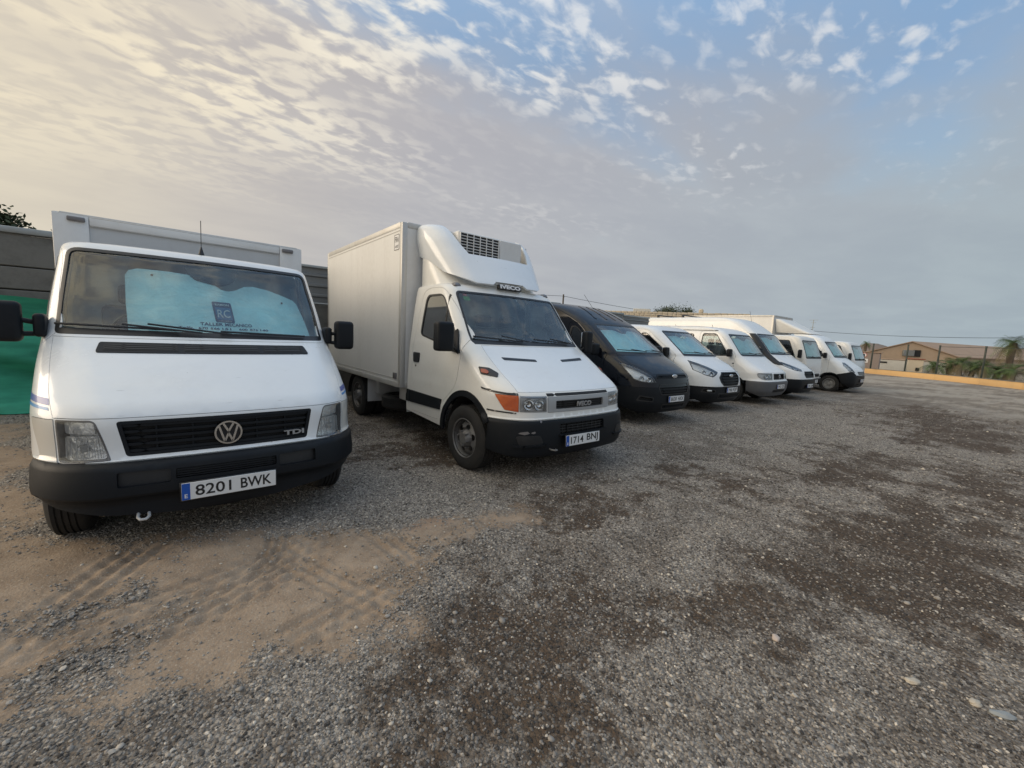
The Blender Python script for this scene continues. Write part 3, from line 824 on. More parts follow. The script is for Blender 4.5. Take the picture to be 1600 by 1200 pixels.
FRONT = Matrix(((1, 0, 0), (0, 0, -1), (0, 1, 0))).to_4x4()       # text plane facing -y (towards the viewer of the nose)
LEFT = Matrix(((0, 0, -1), (-1, 0, 0), (0, 1, 0))).to_4x4()       # text plane facing -x
def plate(parent, x, y, z, s, tilt=0., yaw=0.):
    M = Matrix.Translation((x, y, z)) @ Matrix.Rotation(yaw, 4, 'Z') @ Matrix.Rotation(tilt, 4, 'X')
    o = rbox('license_plate', parent, (0, 0, 0), (.52, .006, .11), 'plate_white', .002, seg=1); o.data.transform(M)
    fr = rbox('plate_frame', o, (0, .006, 0), (.535, .012, .122), 'plastic_black', .003, seg=1); fr.data.transform(M)
    b = rbox('country_band', o, (-.238, -.0036, 0), (.042, .002, .106), 'plate_blue', 0); b.data.transform(M)
    text('country_letter', 'E', .035, M @ Matrix.Translation((-.238, -.0052, -.028)) @ FRONT, 'ink_white', o, bold=.0008)
    a, b = s.split(' ')
    text('registration_number', a, .098, M @ Matrix.Translation((-.096, -.0042, 0)) @ FRONT, 'ink_black', o, width=.190, bold=.0012)
    text('registration_letters', b, .098, M @ Matrix.Translation((.142, -.0042, 0)) @ FRONT, 'ink_black', o, width=.180, bold=.0016)
    return o
def seat(parent, x, y, z, mat='seat_cloth'):
    o = rbox('seat', parent, (x, y, z), (.48, .48, .14), mat, .05, seg=3)
    rbox('seat_back', o, (x, y + .26, z + .34), (.48, .12, .62), mat, .05, seg=3, rot=(R(-12), 0, 0))
    rbox('headrest', o, (x, y + .34, z + .74), (.27, .09, .17), mat, .04, seg=3, rot=(R(-8), 0, 0))
    return o
def steering(parent, x, y, z):
    v, f = [], []
    n, m = 28, 6
    Rt = Matrix.Rotation(R(32), 3, 'X')
    for i in range(n):
        a = 2 * math.pi * i / n
        for j in range(m):
            b = 2 * math.pi * j / m
            q = Rt @ Vector(((.20 + .014 * math.cos(b)) * math.cos(a), .014 * math.sin(b), (.20 + .014 * math.cos(b)) * math.sin(a)))
            v.append((q.x + x, q.y + y, q.z + z))
    for i in range(n):
        for j in range(m): f.append((i * m + j, ((i + 1) % n) * m + j, ((i + 1) % n) * m + (j + 1) % m, i * m + (j + 1) % m))
    o = link('steering_wheel', pydata('steering_wheel', v, f, 60), parent, 'plastic_black')
    rbox('steering_hub', o, (x, y, z), (.30, .04, .07), 'plastic_black', .02, rot=(R(32), 0, 0))
    return o
def cabin(parent, w, y0, zd, yb, zs=.95, dash=.55, wheel_x=-.42):
    """dashboard, seats, steering wheel and a floor"""
    d = rbox('dashboard', parent, (0, y0 + dash / 2, zd - .14), (w * 2 - .18, dash, .26), 'interior', .06, seg=3)
    rbox('cab_floor', parent, (0, (y0 + yb) / 2 + .1, zs - .28), (w * 2 - .16, yb - y0 - .1, .05), 'interior', 0)
    for x in (-w * .50, w * .50): seat(parent, x, yb - .62, zs)
    seat(parent, w * .02, yb - .62, zs)
    steering(parent, wheel_x, y0 + dash + .10, zd + .02)
    return d
def headlamp(parent, S, outline, depth=.05, split=None, lens='lens', bulbs=(), rim='plastic_black', name='headlight', frame=.010):
    """recessed bright reflector with bowls behind a clear cover"""
    L = panel(name, parent, S, outline, lens, off=.004, thick=.012, ins=.003, gs=.05)
    rf = panel('reflector', L, S, outline, 'lamp_shell', off=-depth, thick=0, gs=.04)
    ring('lamp_rim', L, S, outline, rim, frame, off=.0, grow=0.0, thick=depth)
    for (x, z, r) in bulbs:
        p = S.pt('F', x, z, -depth + .004)
        prof = [(r * .16, .004), (r * .18, .018), (r * .2, .0), (r * .6, .006), (r * .9, .022), (r, .036), (r * 1.03, .034)]
        v, f = lathe_data([(a, -b) for a, b in prof], 24, 'Y')
        n = S.N(S.u('F', x, z), np.float64(z)); yaw = math.atan2(n[0], -n[1]) * .6
        b = link('lamp_bowl', pydata('lamp_bowl', v, f, 40), L, 'reflector'); b.location = p; b.rotation_euler = (0, 0, yaw)
        bl = lathe('bulb', L, [(.001, -.03), (r * .13, -.026), (r * .16, 0)], p, 'light_grey', 12, 'Y')
    return L
principled('lamp_shell', (.84, .86, .87), .22, .15)
def slats(parent, name, x0, x1, zs, y, t, d, mat, S=None, off=0.):
    for z in zs:
        if S is None: rbox(name, parent, ((x0 + x1) / 2, y, z), (x1 - x0, d, t), mat, .003, seg=1)
        else: strip(name, parent, S, [('F', x0 + (x1 - x0) * i / 12, z) for i in range(13)], t, mat, off=off, thick=d)
def mirror(parent, c, s, arm_to, mat='plastic_dark', bev=.035, yaw=0., sgn=-1, arms=2):
    o = rbox('wing_mirror', parent, (0, 0, 0), s, mat, bev, seg=4); o.data.transform(Matrix.Translation(c) @ Matrix.Rotation(yaw, 4, 'Z'))
    g = rbox('mirror_glass', o, (0, s[1] / 2 + .001, 0), (s[0] * .84, .006, s[2] * .86), 'mirror', .01, seg=1); g.data.transform(Matrix.Translation(c) @ Matrix.Rotation(yaw, 4, 'Z'))
    inner = Vector(c) + Vector((-sgn * s[0] * .4, 0, 0))
    for i in range(arms):
        dz = (-.3 + .36 * i) * s[2] if arms > 1 else -.25 * s[2]
        tube('mirror_arm', o, [inner + Vector((0, 0, dz)), Vector(arm_to) + Vector((0, 0, dz * .7))], .017, mat, 8)
    return o
worn('plastic_grey', (.10, .105, .115), .5, 0, 0, amt=.3, scale=4)
worn('chrome_soft', (.55, .56, .57), .3, .6, 0, amt=.1)
principled('lens_bright', (.7, .72, .72), .15, .3, .5)
principled('mirror', (.8, .82, .84), .03, 1.0)
def wiper(parent, S, blade, arm, off=.02):
    o = tube('wiper', parent, [S.pt('F', *p, off=off) for p in blade], .009, 'plastic_black', 6)
    tube('wiper_arm', o, [S.pt('F', *p, off=off + .012) for p in arm], .008, 'plastic_black', 6)
    return o
def line(a, b, n): return [(a[0] + (b[0] - a[0]) * i / n, a[1] + (b[1] - a[1]) * i / n) for i in range(n + 1)]
def arch(y, z, r, a0=0, a1=180, n=14): return [(y + r * math.cos(R(a0 + (a1 - a0) * i / n)), z + r * math.sin(R(a0 + (a1 - a0) * i / n))) for i in range(n + 1)]
def frame_box(name, parent, x, y0, y1, z0, z1, mat, rail=.06, railmat='alloy_rail', proud=.006):
    """insulated cargo body: skins with aluminium edge profiles"""
    o = rbox(name, parent, (0, (y0 + y1) / 2, (z0 + z1) / 2), (2 * x, y1 - y0, z1 - z0), mat, .006, seg=1)
    P = proud
    for sx in (-1, 1):
        for sy, yy in ((-1, y0), (1, y1)):
            rbox('corner_post', o, (sx * (x - rail / 2 + P), yy + sy * (P - rail / 2), (z0 + z1) / 2), (rail, rail, z1 - z0 - .004), railmat, .010)
        for zz in (z0 + rail / 2 - P, z1 - rail / 2 + P):
            rbox('side_rail', o, (sx * (x - rail / 2 + P), (y0 + y1) / 2, zz), (rail, y1 - y0 - 2 * rail + .01, rail), railmat, .008)
        for zz, t in ((z0 + rail * 1.5, .012), (z1 - rail * 1.35, .010)):
            rbox('rail_bead', o, (sx * (x + .0015), (y0 + y1) / 2, zz), (.006, y1 - y0 - 2 * rail, t), railmat, .002, seg=1)
    for sy, yy in ((-1, y0), (1, y1)):
        for zz in (z0 + rail / 2 - P, z1 - rail / 2 + P):
            rbox('end_rail', o, (0, yy + sy * (P - rail / 2), zz), (2 * x - 2 * rail + .01, rail, rail), railmat, .008)
    return o
def chassis(parent, y0, y1, z=.52, w=.42):
    o = rbox('chassis', parent, (-w, (y0 + y1) / 2, z), (.07, y1 - y0, .16), 'chassis', .01, seg=1)
    rbox('chassis_rail', o, (w, (y0 + y1) / 2, z), (.07, y1 - y0, .16), 'chassis', .01, seg=1)
    for i in range(5):
        rbox('cross_member', o, (0, y0 + .3 + (y1 - y0 - .6) * i / 4, z), (2 * w - .07, .08, .10), 'chassis', .01, seg=1)
    return o
# ------------------------------------------------------------------ the nearest white box truck
def build_vw():
    S = Surf([(.20, .16, .84, .30, .10), (.26, .06, .91, .36, .10), (.385, .060, .942, .40, .10), (.415, .018, .957, .40, .10), (.60, .045, .955, .42, .10), (.622, .085, .948, .42, .10),
              (.86, .115, .945, .42, .09), (.92, .16, .945, .40, .10), (1.0, .275, .947, .36, .12), (1.10, .44, .952, .32, .135), (1.22, .66, .955, .27, .15), (1.31, .835, .953, .22, .155),
              (1.345, .89, .948, .19, .15), (1.60, 1.10, .925, .16, .14), (1.85, 1.315, .902, .15, .13), (1.985, 1.43, .888, .15, .12), (2.03, 1.485, .872, .16, .12), (2.055, 1.56, .835, .18, .12), (2.066, 1.66, .77, .2, .10)])
    t = thing('box_truck', (.109, 3.221, 0), R(4.03), 'white box truck with low cab, teal sunshade behind the windscreen and plate 8201 BWK', 'truck', 'vehicles parked in a row')
    YB = 2.02
    hood = [('F', -.812, .868), ('F', .812, .868), ('F', .845, 1.0), ('F', .872, 1.2), ('F', .88, 1.318), ('F', -.88, 1.318), ('F', -.872, 1.2), ('F', -.845, 1.0)]
    ws = T('F', rnd([(-.872, 1.338), (.872, 1.338), (.838, 1.985), (-.838, 1.985)], [.03, .03, .07, .07]))
    hl = T('F', rnd([(-.802, .862), (-.793, .612), (-.566, .622), (-.60, .76), (-.632, .862)], [.01, .02, .012, .06, .03]))[::-1]
    hr = mir(hl)
    il = [('L', .50, .862), ('F', -.808, .864), ('F', -.799, .611), ('L', .44, .610)][::-1]
    il = [('F', -.808, .862), ('F', -.799, .612), ('L', .36, .612), ('L', .47, .862)]
    ir = mir(il)
    gr = T('F', rnd([(-.541, .851), (-.50, .637), (.50, .637), (.541, .851)], .022))
    dL = [('L', y, z) for y, z in rnd([(1.00, .50), (1.93, .50), (1.96, 1.4), (1.90, 1.99), (1.60, 1.99), (1.36, 1.72), (1.04, 1.36)], [.06, .06, .05, .09, .1, .1, .05])]
    wL = [('L', y, z) for y, z in rnd([(1.16, 1.36), (1.84, 1.36), (1.80, 1.92), (1.62, 1.92)], [.04, .06, .07, .08])]
    ar = arch(.78, .33, .41, 0, 180)
    low = [('L', YB, .46)] + [('L', y, z) for y, z in [(1.24, .46)] + [p for p in arch(.80, .34, .42, 15, 128)]]
    out = [('L', YB, 2.066), ('L', YB, .46), ('L', 1.22, .46)] + [('L', y, max(z, .46)) for y, z in arch(.80, .34, .42, 20, 135)] + [('L', .45, .617), ('F', -.75, .617), ('F', .75, .617), ('R', .45, .617)]
    out += [('R', y, max(z, .46)) for y, z in arch(.80, .34, .42, 135, 20)] + [('R', 1.22, .46), ('R', YB, .46), ('R', YB, 2.066)]
    body = panel('cab_body', t, S, out, 'paint_white', holes=[hood, ws, hl, hr, il, ir, gr, dL, mir(dL)], liner='interior', thick=.02, gs=.06, top_cap=.012, rear=YB)
    hd = panel('hood', t, S, hood, 'paint_white', ins=.0035, thick=.02, gs=.05)
    # scuttle grille set into the hood's upper edge
    vn = T('F', rnd([(-.655, 1.222), (.675, 1.222), (.66, 1.286), (-.64, 1.286)], .015))
    v = panel('vent', hd, S, vn, 'plastic_dark', off=.006, thick=.008)
    for a, b in ((-.62, -.215), (-.185, .30), (.33, .64)):
        panel('vent_opening', v, S, T('F', rnd([(a, 1.234), (b, 1.234), (b - .005, 1.276), (a + .005, 1.276)], .008)), 'seam', off=.0075, thick=.002)
        for q in range(3): strip('vent_slat', v, S, T('F', line((a + .01, 1.243 + q * .012), (b - .01, 1.243 + q * .012), 6)), .004, 'plastic_black', off=.010, thick=.004)
    panel('dark_baffle', t, S, [('F', -.9, .24), ('F', .9, .24), ('F', .9, 1.31), ('F', -.9, 1.31)], 'seam', off=-.085, thick=0, gs=.09)  # dark sheet added behind the nose to stop light leaking through gaps
    # doors
    for o_, wn in ((dL, wL), (mir(dL), mir(wL))):
        d = panel('door', t, S, o_, 'paint_white', holes=[wn], ins=.004, liner='interior', thick=.02)
        panel('door_window', d, S, wn, 'glass_tint', off=-.006, thick=0)
        ring('window_seal', d, S, wn, 'plastic_black', .016, off=.002, grow=.006)
        sg = 'L' if o_ is dL else 'R'
        p = S.pt(sg, 1.86, 1.12, .012); rbox('door_handle', d, p, (.025, .16, .05), 'plastic_black', .01)
    # windscreen
    g = panel('windshield', t, S, ws, 'glass_clear', off=-.004, thick=0, gs=.06)
    ring('windshield_frame', g, S, ws, 'plastic_black', .022, off=.001, grow=.004, thick=.02)
    panel('cowl', t, S, T('F', rnd([(-.86, 1.337), (.86, 1.337), (.855, 1.375), (-.855, 1.375)], .01)), 'plastic_black', off=.001, thick=.01)
    panel('header_band', g, S, T('F', [(-.838, 1.948), (.838, 1.948), (.836, 1.98), (-.836, 1.98)]), 'glass_dark', off=-.008, thick=0)
    panel('header_band', g, S, T('F', rnd([(-.08, 1.84), (.10, 1.80), (.20, 1.84), (.27, 1.95), (-.15, 1.95)], .04)), 'plastic_black', off=-.03, thick=.02)
    # folding sunshade propped behind the glass
    shp = [(-.50, 1.39), (-.25, 1.375), (.1, 1.37), (.45, 1.365), (.795, 1.37), (.775, 1.47), (.745, 1.60), (.72, 1.70), (.69, 1.735), (.60, 1.772), (.48, 1.812), (.36, 1.832), (.29, 1.822), (.22, 1.782), (.165, 1.765), (.11, 1.775), (.06, 1.815), (0, 1.853), (-.09, 1.878), (-.25, 1.892), (-.44, 1.892), (-.495, 1.872), (-.516, 1.83), (-.512, 1.6)]
    sh = panel('sunshade', t, S, T('F', shp), 'foil', off=-.045, thick=.004, gs=.04)
    sh['label'] = 'teal silver folding sunshade with navy print'
    def on_glass(x, z, off):                    # frame lying in the plane of the screen
        n = Vector(S.N(S.u('F', x, z), np.float64(z))); p = S.pt('F', x, z, off)
        up = (Vector((0, 0, 1)) - n * n.z).normalized(); rt = up.cross(n)
        return Matrix(((rt.x, up.x, n.x, p.x), (rt.y, up.y, n.y, p.y), (rt.z, up.z, n.z, p.z), (0, 0, 0, 1)))
    lg = T('F', rnd([(.045, 1.490), (.182, 1.486), (.165, 1.660), (.028, 1.664)], .014))
    lo = panel('printed_logo', sh, S, lg, 'ink_navy', off=-.0425, thick=0)
    panel('logo_field', lo, S, T('F', rnd([(.058, 1.510), (.165, 1.508), (.157, 1.612), (.048, 1.615)], .008)), 'logo_blue', off=-.041, thick=0)
    text('logo_letters', 'RC', .115, on_glass(.107, 1.560, -.0395), 'ink_white', lo, width=.088, bold=.001)
    text('logo_name', 'RAMON', .03, on_glass(.100, 1.637, -.0395), 'ink_white', lo, width=.098, bold=.0006)
    text('logo_name', 'CONTRERAS', .014, on_glass(.113, 1.498, -.0395), 'ink_white', lo, width=.09)
    for s_, x, w in (('TALLER', .015, .155), ('MECANICO', .205, .195)): text('printed_text', s_, .042, on_glass(x, 1.470, -.040), 'ink_navy', sh, width=w, bold=.0008)
    for s_, x, w in (('Telfs.', -.155, .10), ('670', -.045, .062), ('566', .035, .062), ('151', .115, .062), ('600', .235, .062), ('876', .315, .062), ('140', .395, .062)): text('printed_text', s_, .030, on_glass(x, 1.436, -.040), 'ink_navy', sh, width=w, bold=.0006)
    for x, z in ((-.351, 1.845), (.583, 1.695)):
        p = S.pt('F', x, z, -.038); rbox('suction_cup', sh, p, (.016, .012, .016), 'ink_black', .005)
    # wipers
    wiper(t, S, line((-.86, 1.392), (-.20, 1.372), 8), line((-.52, 1.395), (-.06, 1.35), 4))
    wiper(t, S, line((.06, 1.375), (.70, 1.358), 8), line((-.38, 1.405), (.14, 1.345), 5))
    # lamps
    for o_, sg in ((hl, -1), (hr, 1)):
        H = headlamp(t, S, o_, .06, rim='lamp_grey', lens='lens_clear')
        lo = rnd([(sg * .783, .628), (sg * .592, .636), (sg * .612, .745), (sg * .640, .762), (sg * .785, .762)], .018)
        hi = rnd([(sg * .787, .775), (sg * .645, .775), (sg * .655, .848), (sg * .790, .848)], .014)
        for q_, of in ((lo, -.028), (hi, -.034)):
            P_ = T('F', q_ if sg > 0 else q_[::-1])
            pn = panel('lamp_bowl', H, S, P_, 'lamp_silver', off=of, thick=.02, gs=.03)
        b_ = lathe('bulb', H, [(.001, -.03), (.02, -.026), (.026, 0)], S.pt('F', sg * .70, .695, -.026), 'light_grey', 14, 'Y')
        for i in range(7): strip('lens_rib', H, S, T('F', [(sg * (.615 + i * .026), .64), (sg * (.625 + i * .024), .755)]), .003, 'lamp_rib', off=-.012, thick=.004)
    for o_ in (il, ir):
        i = panel('indicator', t, S, o_, 'indicator_clear', off=.003, ins=.003, thick=.02, gs=.04)
    # radiator grille with ring badge
    G = panel('grille', t, S, gr, 'seam', off=-.05, thick=0, gs=.06)
    ring('grille_frame', G, S, gr, 'plastic_dark', .02, off=-.002, thick=.05)
    for i in range(5):
        z = .668 + i * .0385; hw = .508 + (z - .64) * .16
        strip('grille_slat', G, S, T('F', line((-hw, z), (hw, z), 14)), .017, 'plastic_dark', off=-.012, thick=.03)
    for x in (-.36, -.18, .18, .36): strip('grille_rib', G, S, T('F', [(x, .66), (x, .84)]), .010, 'plastic_dark', off=-.022, thick=.02)
    cx, cz, cy = .008, .738, float(S.yF(.738)) - .008
    bd = lathe('emblem', t, [(.001, -.004), (.066, -.004), (.068, -.014), (.078, -.014), (.079, .012)], (cx, cy, cz), 'chrome', 40, 'Y')
    lathe('emblem_field', bd, [(.001, -.0062), (.0655, -.0062)], (0, 0, 0), 'seam', 40, 'Y')
    def bar(a, b, w, nm='emblem_letter'):
        a, b = Vector(a), Vector(b); d = (b - a).normalized(); n = Vector((-d.y, d.x)) * w / 2
        q = [a + n, b + n, b - n, a - n]
        v = [(p.x, -.015, p.y) for p in q] + [(p.x, -.004, p.y) for p in q]
        f = [(0, 1, 2, 3), (7, 6, 5, 4), (0, 4, 5, 1), (1, 5, 6, 2), (2, 6, 7, 3), (3, 7, 4, 0)]
        link(nm, pydata(nm, v, f), bd, 'chrome')
    for s in (-1, 1):
        bar((s * .028, .061), (0, .008), .012); bar((s * .052, .045), (s * .022, -.058), .012); bar((s * .022, -.058), (0, -.004), .012)
    text('engine_badge', 'TDI', .045, Matrix.Translation((.412, float(S.fy(.41, .69)) - .006, .69)) @ Matrix.Rotation(R(9), 4, 'Z') @ FRONT @ Matrix.Shear('XZ', 4, (0, 0)), 'plastic_silver', G, ext=.004, width=.14, bold=.0015)
    # bumper
    so = [T('F', rnd([(-.545, .468), (-.30, .470), (-.30, .552), (-.545, .558)], .012)), T('F', rnd([(.30, .470), (.545, .468), (.545, .558), (.30, .552)], .012)), T('F', rnd([(-.275, .486), (.28, .486), (.28, .549), (-.275, .549)], .008))]
    bo = [('L', .43, .614), ('L', .40, .44), ('L', .38, .375), ('F', -.80, .335), ('F', -.62, .298), ('F', -.3, .262), ('F', 0, .25), ('F', .3, .262), ('F', .62, .298), ('F', .80, .335), ('R', .38, .375), ('R', .40, .44), ('R', .43, .614), ('F', .75, .612), ('F', -.75, .612)]
    B = panel('bumper', t, S, bo, 'plastic_dark', holes=so, thick=.035, gs=.05)
    for o_ in so: panel('bumper_recess', B, S, o_, 'plastic_black', off=-.034, thick=0)
    for i in range(4): strip('air_slat', B, S, T('F', line((-.27, .496 + i * .0145), (.275, .496 + i * .0145), 8)), .006, 'plastic_dark', off=-.006, thick=.025)
    tube('tow_eye', t, [(-.46, .10, .285), (-.462, .045, .272), (-.45, .015, .268), (-.425, .012, .268), (-.41, .04, .272), (-.412, .10, .285)], .0085, 'light_grey', 8)
    plate(t, .006, -.002, .402, '8201 BWK')
    # side stripes
    for a, b, m in ((.945, .978, 'stripe_blue'), (.918, .934, 'stripe_sky')):
        for sg, q in (('L', -1), ('R', 1)):
            o_ = [('F', q * .832, a - .012), ('F', q * .836, b - .012), (sg, 1.0, b + .025), (sg, 1.0, a + .025)]
            panel('side_stripe', t, S, o_ if q > 0 else o_[::-1], m, off=.0012, thick=0)
    # mirrors on double arms
    mirror(t, (-1.15, 1.08, 1.405), (.26, .10, .27), (-.93, 1.10, 1.385), sgn=-1)
    mirror(t, (1.085, 1.06, 1.395), (.17, .12, .275), (.93, 1.10, 1.385), sgn=1)
    for q in (-1, 1): rbox('mirror_foot', t, (q * .945, 1.13, 1.385), (.06, .16, .16), 'plastic_dark', .025, seg=3)
    # aerial
    a = lathe('aerial', t, [(.024, 0), (.020, .012), (.008, .055), (.004, .07)], (.004, 1.64, 2.068), 'plastic_black', 14, 'Z')
    tube('aerial_rod', a, [(0, 0, .05), (.003, 0, .30)], .0032, 'plastic_black', 6)
    cabin(t, .88, 1.0, 1.32, YB, zs=.92)
    rbox('belt', t, (.80, 1.75, 1.62), (.05, .02, .50), 'light_grey', .004, rot=(R(-12), 0, 0))
    # cargo body
    F = frame_box('cargo_box', t, .985, 2.24, 5.35, .80, 2.352, 'panel_grey', .045)
    for q in (-1, 1):
        rbox('corner_panel', F, (q * .875, 2.232, 1.64), (.225, .014, 1.40), 'panel_white', .004)
        m = rbox('marker_lamp', F, (q * .84, 2.216, 2.305), (.115, .022, .042), 'lamp_grey', .012, seg=3)
    rbox('top_board', F, (0, 2.231, 2.305), (1.515, .012, .075), 'panel_white', .003)
    for zz in (2.262, 2.338): rbox('bead', F, (0, 2.228, zz), (1.515, .010, .006), 'alloy_rail', .002, seg=1)
    chassis(t, .9, 5.3, .60)
    for x in (-.80, .80): wheel(t, x, .80, .335, .205, .19, 'holes', steer=R(-2))
    for x in (-.80, .80): wheel(t, x, 3.9, .335, .205, .19, 'holes')
    return t
glass('lens_clear', (.96, .97, .97), 1.6, .14, (.82, .84, .83))
_m, _k, _b = principled('lamp_silver', (.86, .88, .89), .20, .45)
_k.set(_b, 'Normal', _k.n('ShaderNodeBump', ins={'Strength': .6, 'Distance': .02, 'Height': _k.noise(obj_coord(_k), 14, 2, .5, 1.0)}).outputs[0])
principled('lamp_rib', (.7, .72, .72), .3)
principled('logo_blue', (.03, .16, .36), .5)
build_vw()
# ------------------------------------------------------------------ refrigerated box truck with roof fairing
def build_iveco():
    S = Surf([(.24, .12, .90, .30, .10), (.30, .06, .965, .36, .10), (.42, .045, .99, .40, .10), (.60, .06, .994, .40, .10), (.648, .075, .99, .40, .10), (.66, .10, .985, .40, .10), (.87, .118, .98, .36, .12), (.90, .14, .978, .34, .12), (.95, .21, .975, .30, .12),
              (1.05, .385, .972, .25, .12), (1.15, .56, .967, .20, .12), (1.25, .725, .960, .17, .12), (1.345, .875, .952, .15, .12), (1.385, .93, .946, .13, .12), (1.65, 1.16, .915, .12, .11), (1.97, 1.415, .868, .12, .10),
              (2.02, 1.455, .858, .14, .10), (2.065, 1.53, .83, .16, .10), (2.08, 1.62, .78, .2, .08)])
    t = thing('refrigerated_truck', (3.255, 3.0, 0), R(2.42), 'white refrigerated box truck with orange indicators, roof cooling unit and plate 1714 BNJ', 'truck', 'vehicles parked in a row')
    YB = 2.33
    hood = [('F', -.775, .917), ('F', .775, .917), ('F', .785, 1.1), ('F', .775, 1.25), ('F', .755, 1.352), ('F', -.755, 1.352), ('F', -.775, 1.25), ('F', -.785, 1.1)]
    ws = T('F', rnd([(-.835, 1.372), (.835, 1.372), (.785, 1.972), (-.785, 1.972)], [.04, .04, .06, .06]))
    hl = T('F', rnd([(-.775, .888), (-.775, .728), (-.485, .722), (-.485, .882)], .008))
    il = [('F', -.779, .890), ('F', -.779, .727), ('L', .325, .742), ('L', .425, .895)]
    gr = T('F', rnd([(-.475, .874), (-.475, .715), (.475, .715), (.475, .874)], .012))
    dL = [('L', y, z) for y, z in rnd([(1.10, .875), (1.40, .66), (1.46, .44), (2.20, .44), (2.235, 1.25), (2.12, 1.98), (1.98, 2.02), (1.62, 2.015), (1.38, 1.80), (1.03, 1.40), (1.03, 1.24)], [.12, .1, .04, .05, .04, .08, .08, .12, .1, .1, .06])]
    wL = [('L', y, z) for y, z in rnd([(1.10, 1.335), (1.50, 1.335), (2.06, 1.43), (2.02, 1.93), (1.60, 1.93)], [.06, .1, .07, .09, .11])]
    A = [(y, z) for y, z in arch(.885, .36, .445, -12, 150)]
    out = [('L', YB, 2.08), ('L', YB, .42), ('L', 1.42, .38)] + [('L', y, max(z, .38)) for y, z in A if z > .38] + [('L', .47, .655), ('F', -.75, .655), ('F', .75, .655), ('R', .47, .655)]
    out += [('R', y, max(z, .38)) for y, z in A[::-1] if z > .38] + [('R', 1.42, .38), ('R', YB, .42), ('R', YB, 2.08)]
    panel('cab_body', t, S, out, 'paint_cream', holes=[hood, ws, hl, mir(hl), il, mir(il), gr, dL, mir(dL)], liner='interior', thick=.02, gs=.06, top_cap=.01, rear=YB)
    hd = panel('hood', t, S, hood, 'paint_cool', ins=.0035, thick=.02, gs=.05)
    for q in (-1, 1):
        o_ = T('F', rnd([(q * .62, 1.205), (q * .20, 1.19), (q * .20, 1.212), (q * .63, 1.232)], .008))
        v = panel('vent', hd, S, o_ if q < 0 else o_[::-1], 'plastic_black', off=.003, thick=.006)
    panel('dark_baffle', t, S, [('F', -.93, .27), ('F', .93, .27), ('F', .93, 1.34), ('F', -.93, 1.34)], 'seam', off=-.085, thick=0, gs=.09)  # same added dark sheet, blocks light behind grille and seams
    for o_, wn, sg in ((dL, wL, 'L'), (mir(dL), mir(wL), 'R')):
        d = panel('door', t, S, o_, 'paint_cream', holes=[wn], ins=.004, liner='interior', thick=.02)
        panel('door_window', d, S, wn, 'glass_clear' if sg == 'R' else 'glass_tint', off=-.006, thick=0)
        ring('window_seal', d, S, wn, 'plastic_black', .018, off=.002, grow=.006)
        strip('window_divider', d, S, [(sg, 1.44, 1.345), (sg, 1.50, 1.92)], .022, 'plastic_black', off=.001, thick=.01)
        o2 = [(sg, y, z) for y, z in rnd([(2.02, 1.075), (2.17, 1.075), (2.19, 1.20), (2.01, 1.20)], .025)]
        h = panel('door_handle', d, S, o2, 'plastic_black', off=.012, thick=.02)
        p = S.pt(sg, 2.11, 1.03, .003); rbox('door_lock', d, p, (.008, .018, .022), 'plastic_black', .003)
        panel('side_moulding', d, S, [(sg, y, z) for y, z in rnd([(1.405, .57), (2.205, .545), (2.215, .70), (1.39, .695)], .012)], 'plastic_dark', off=.012, thick=.016)
        panel('side_moulding', t, S, [(sg, y, z) for y, z in rnd([(2.225, .545), (2.325, .545), (2.325, .70), (2.235, .70)], .008)], 'plastic_dark', off=.012, thick=.016)
        # wheel-arch trim and liner
        inner = arch(.885, .36, .44, -12, 150, 20); outer = arch(.885, .36, .505, 150, -12, 20)
        tr = [(sg, y, max(z, .36)) for y, z in inner + outer]
        panel('arch_trim', t, S, tr, 'plastic_dark', off=.014, thick=.03, gs=.05)
        # repeater lamp in a black surround, black corner strips
        q = -1 if sg == 'L' else 1
        o3 = T('F', rnd([(q * .948, 1.062), (q * .85, 1.043), (q * .815, 1.08), (q * .86, 1.128), (q * .932, 1.135)], .01))
        rp = panel('side_repeater', t, S, o3, 'plastic_black', off=.006, thick=.012, gs=.04)
        panel('repeater_lens', rp, S, T('F', rnd([(q * .940, 1.076), (q * .905, 1.068), (q * .886, 1.088), (q * .895, 1.108), (q * .928, 1.112)], .01)), 'lamp_orange', off=.014, thick=.01, gs=.03)
        q = -1 if sg == 'L' else 1
        strip('corner_strip', t, S, [(sg, .60, .935), (sg, .42, .912), ('F', q * .86, .902), ('F', q * .78, .900)], .018, 'plastic_black', off=.006, thick=.012)
        strip('corner_strip', t, S, [(sg, .50, .728), (sg, .36, .722), ('F', q * .80, .715)], .014, 'plastic_black', off=.005, thick=.01)
    g = panel('windshield', t, S, ws, 'glass_clear', off=-.004, thick=0, gs=.06)
    ring('windshield_frame', g, S, ws, 'plastic_black', .02, off=.001, grow=.004, thick=.02)
    panel('cowl', t, S, T('F', rnd([(-.82, 1.36), (.82, 1.36), (.815, 1.405), (-.815, 1.405)], .01)), 'plastic_black', off=.001, thick=.01)
    panel('inspection_sticker', g, S, T('F', rnd([(-.715, 1.865), (-.635, 1.865), (-.635, 1.915), (-.715, 1.915)], .006)), 'sticker_green', off=-.007, thick=0)
    panel('inspection_sticker', g, S, T('F', rnd([(-.705, 1.922), (-.655, 1.922), (-.655, 1.945), (-.705, 1.945)], .004)), 'sticker_red', off=-.007, thick=0)
    wiper(t, S, line((-.80, 1.432), (-.18, 1.392), 8), line((-.45, 1.44), (-.10, 1.385), 4))
    wiper(t, S, line((0.02, 1.425), (.64, 1.392), 8), line((.30, 1.432), (.68, 1.382), 4))
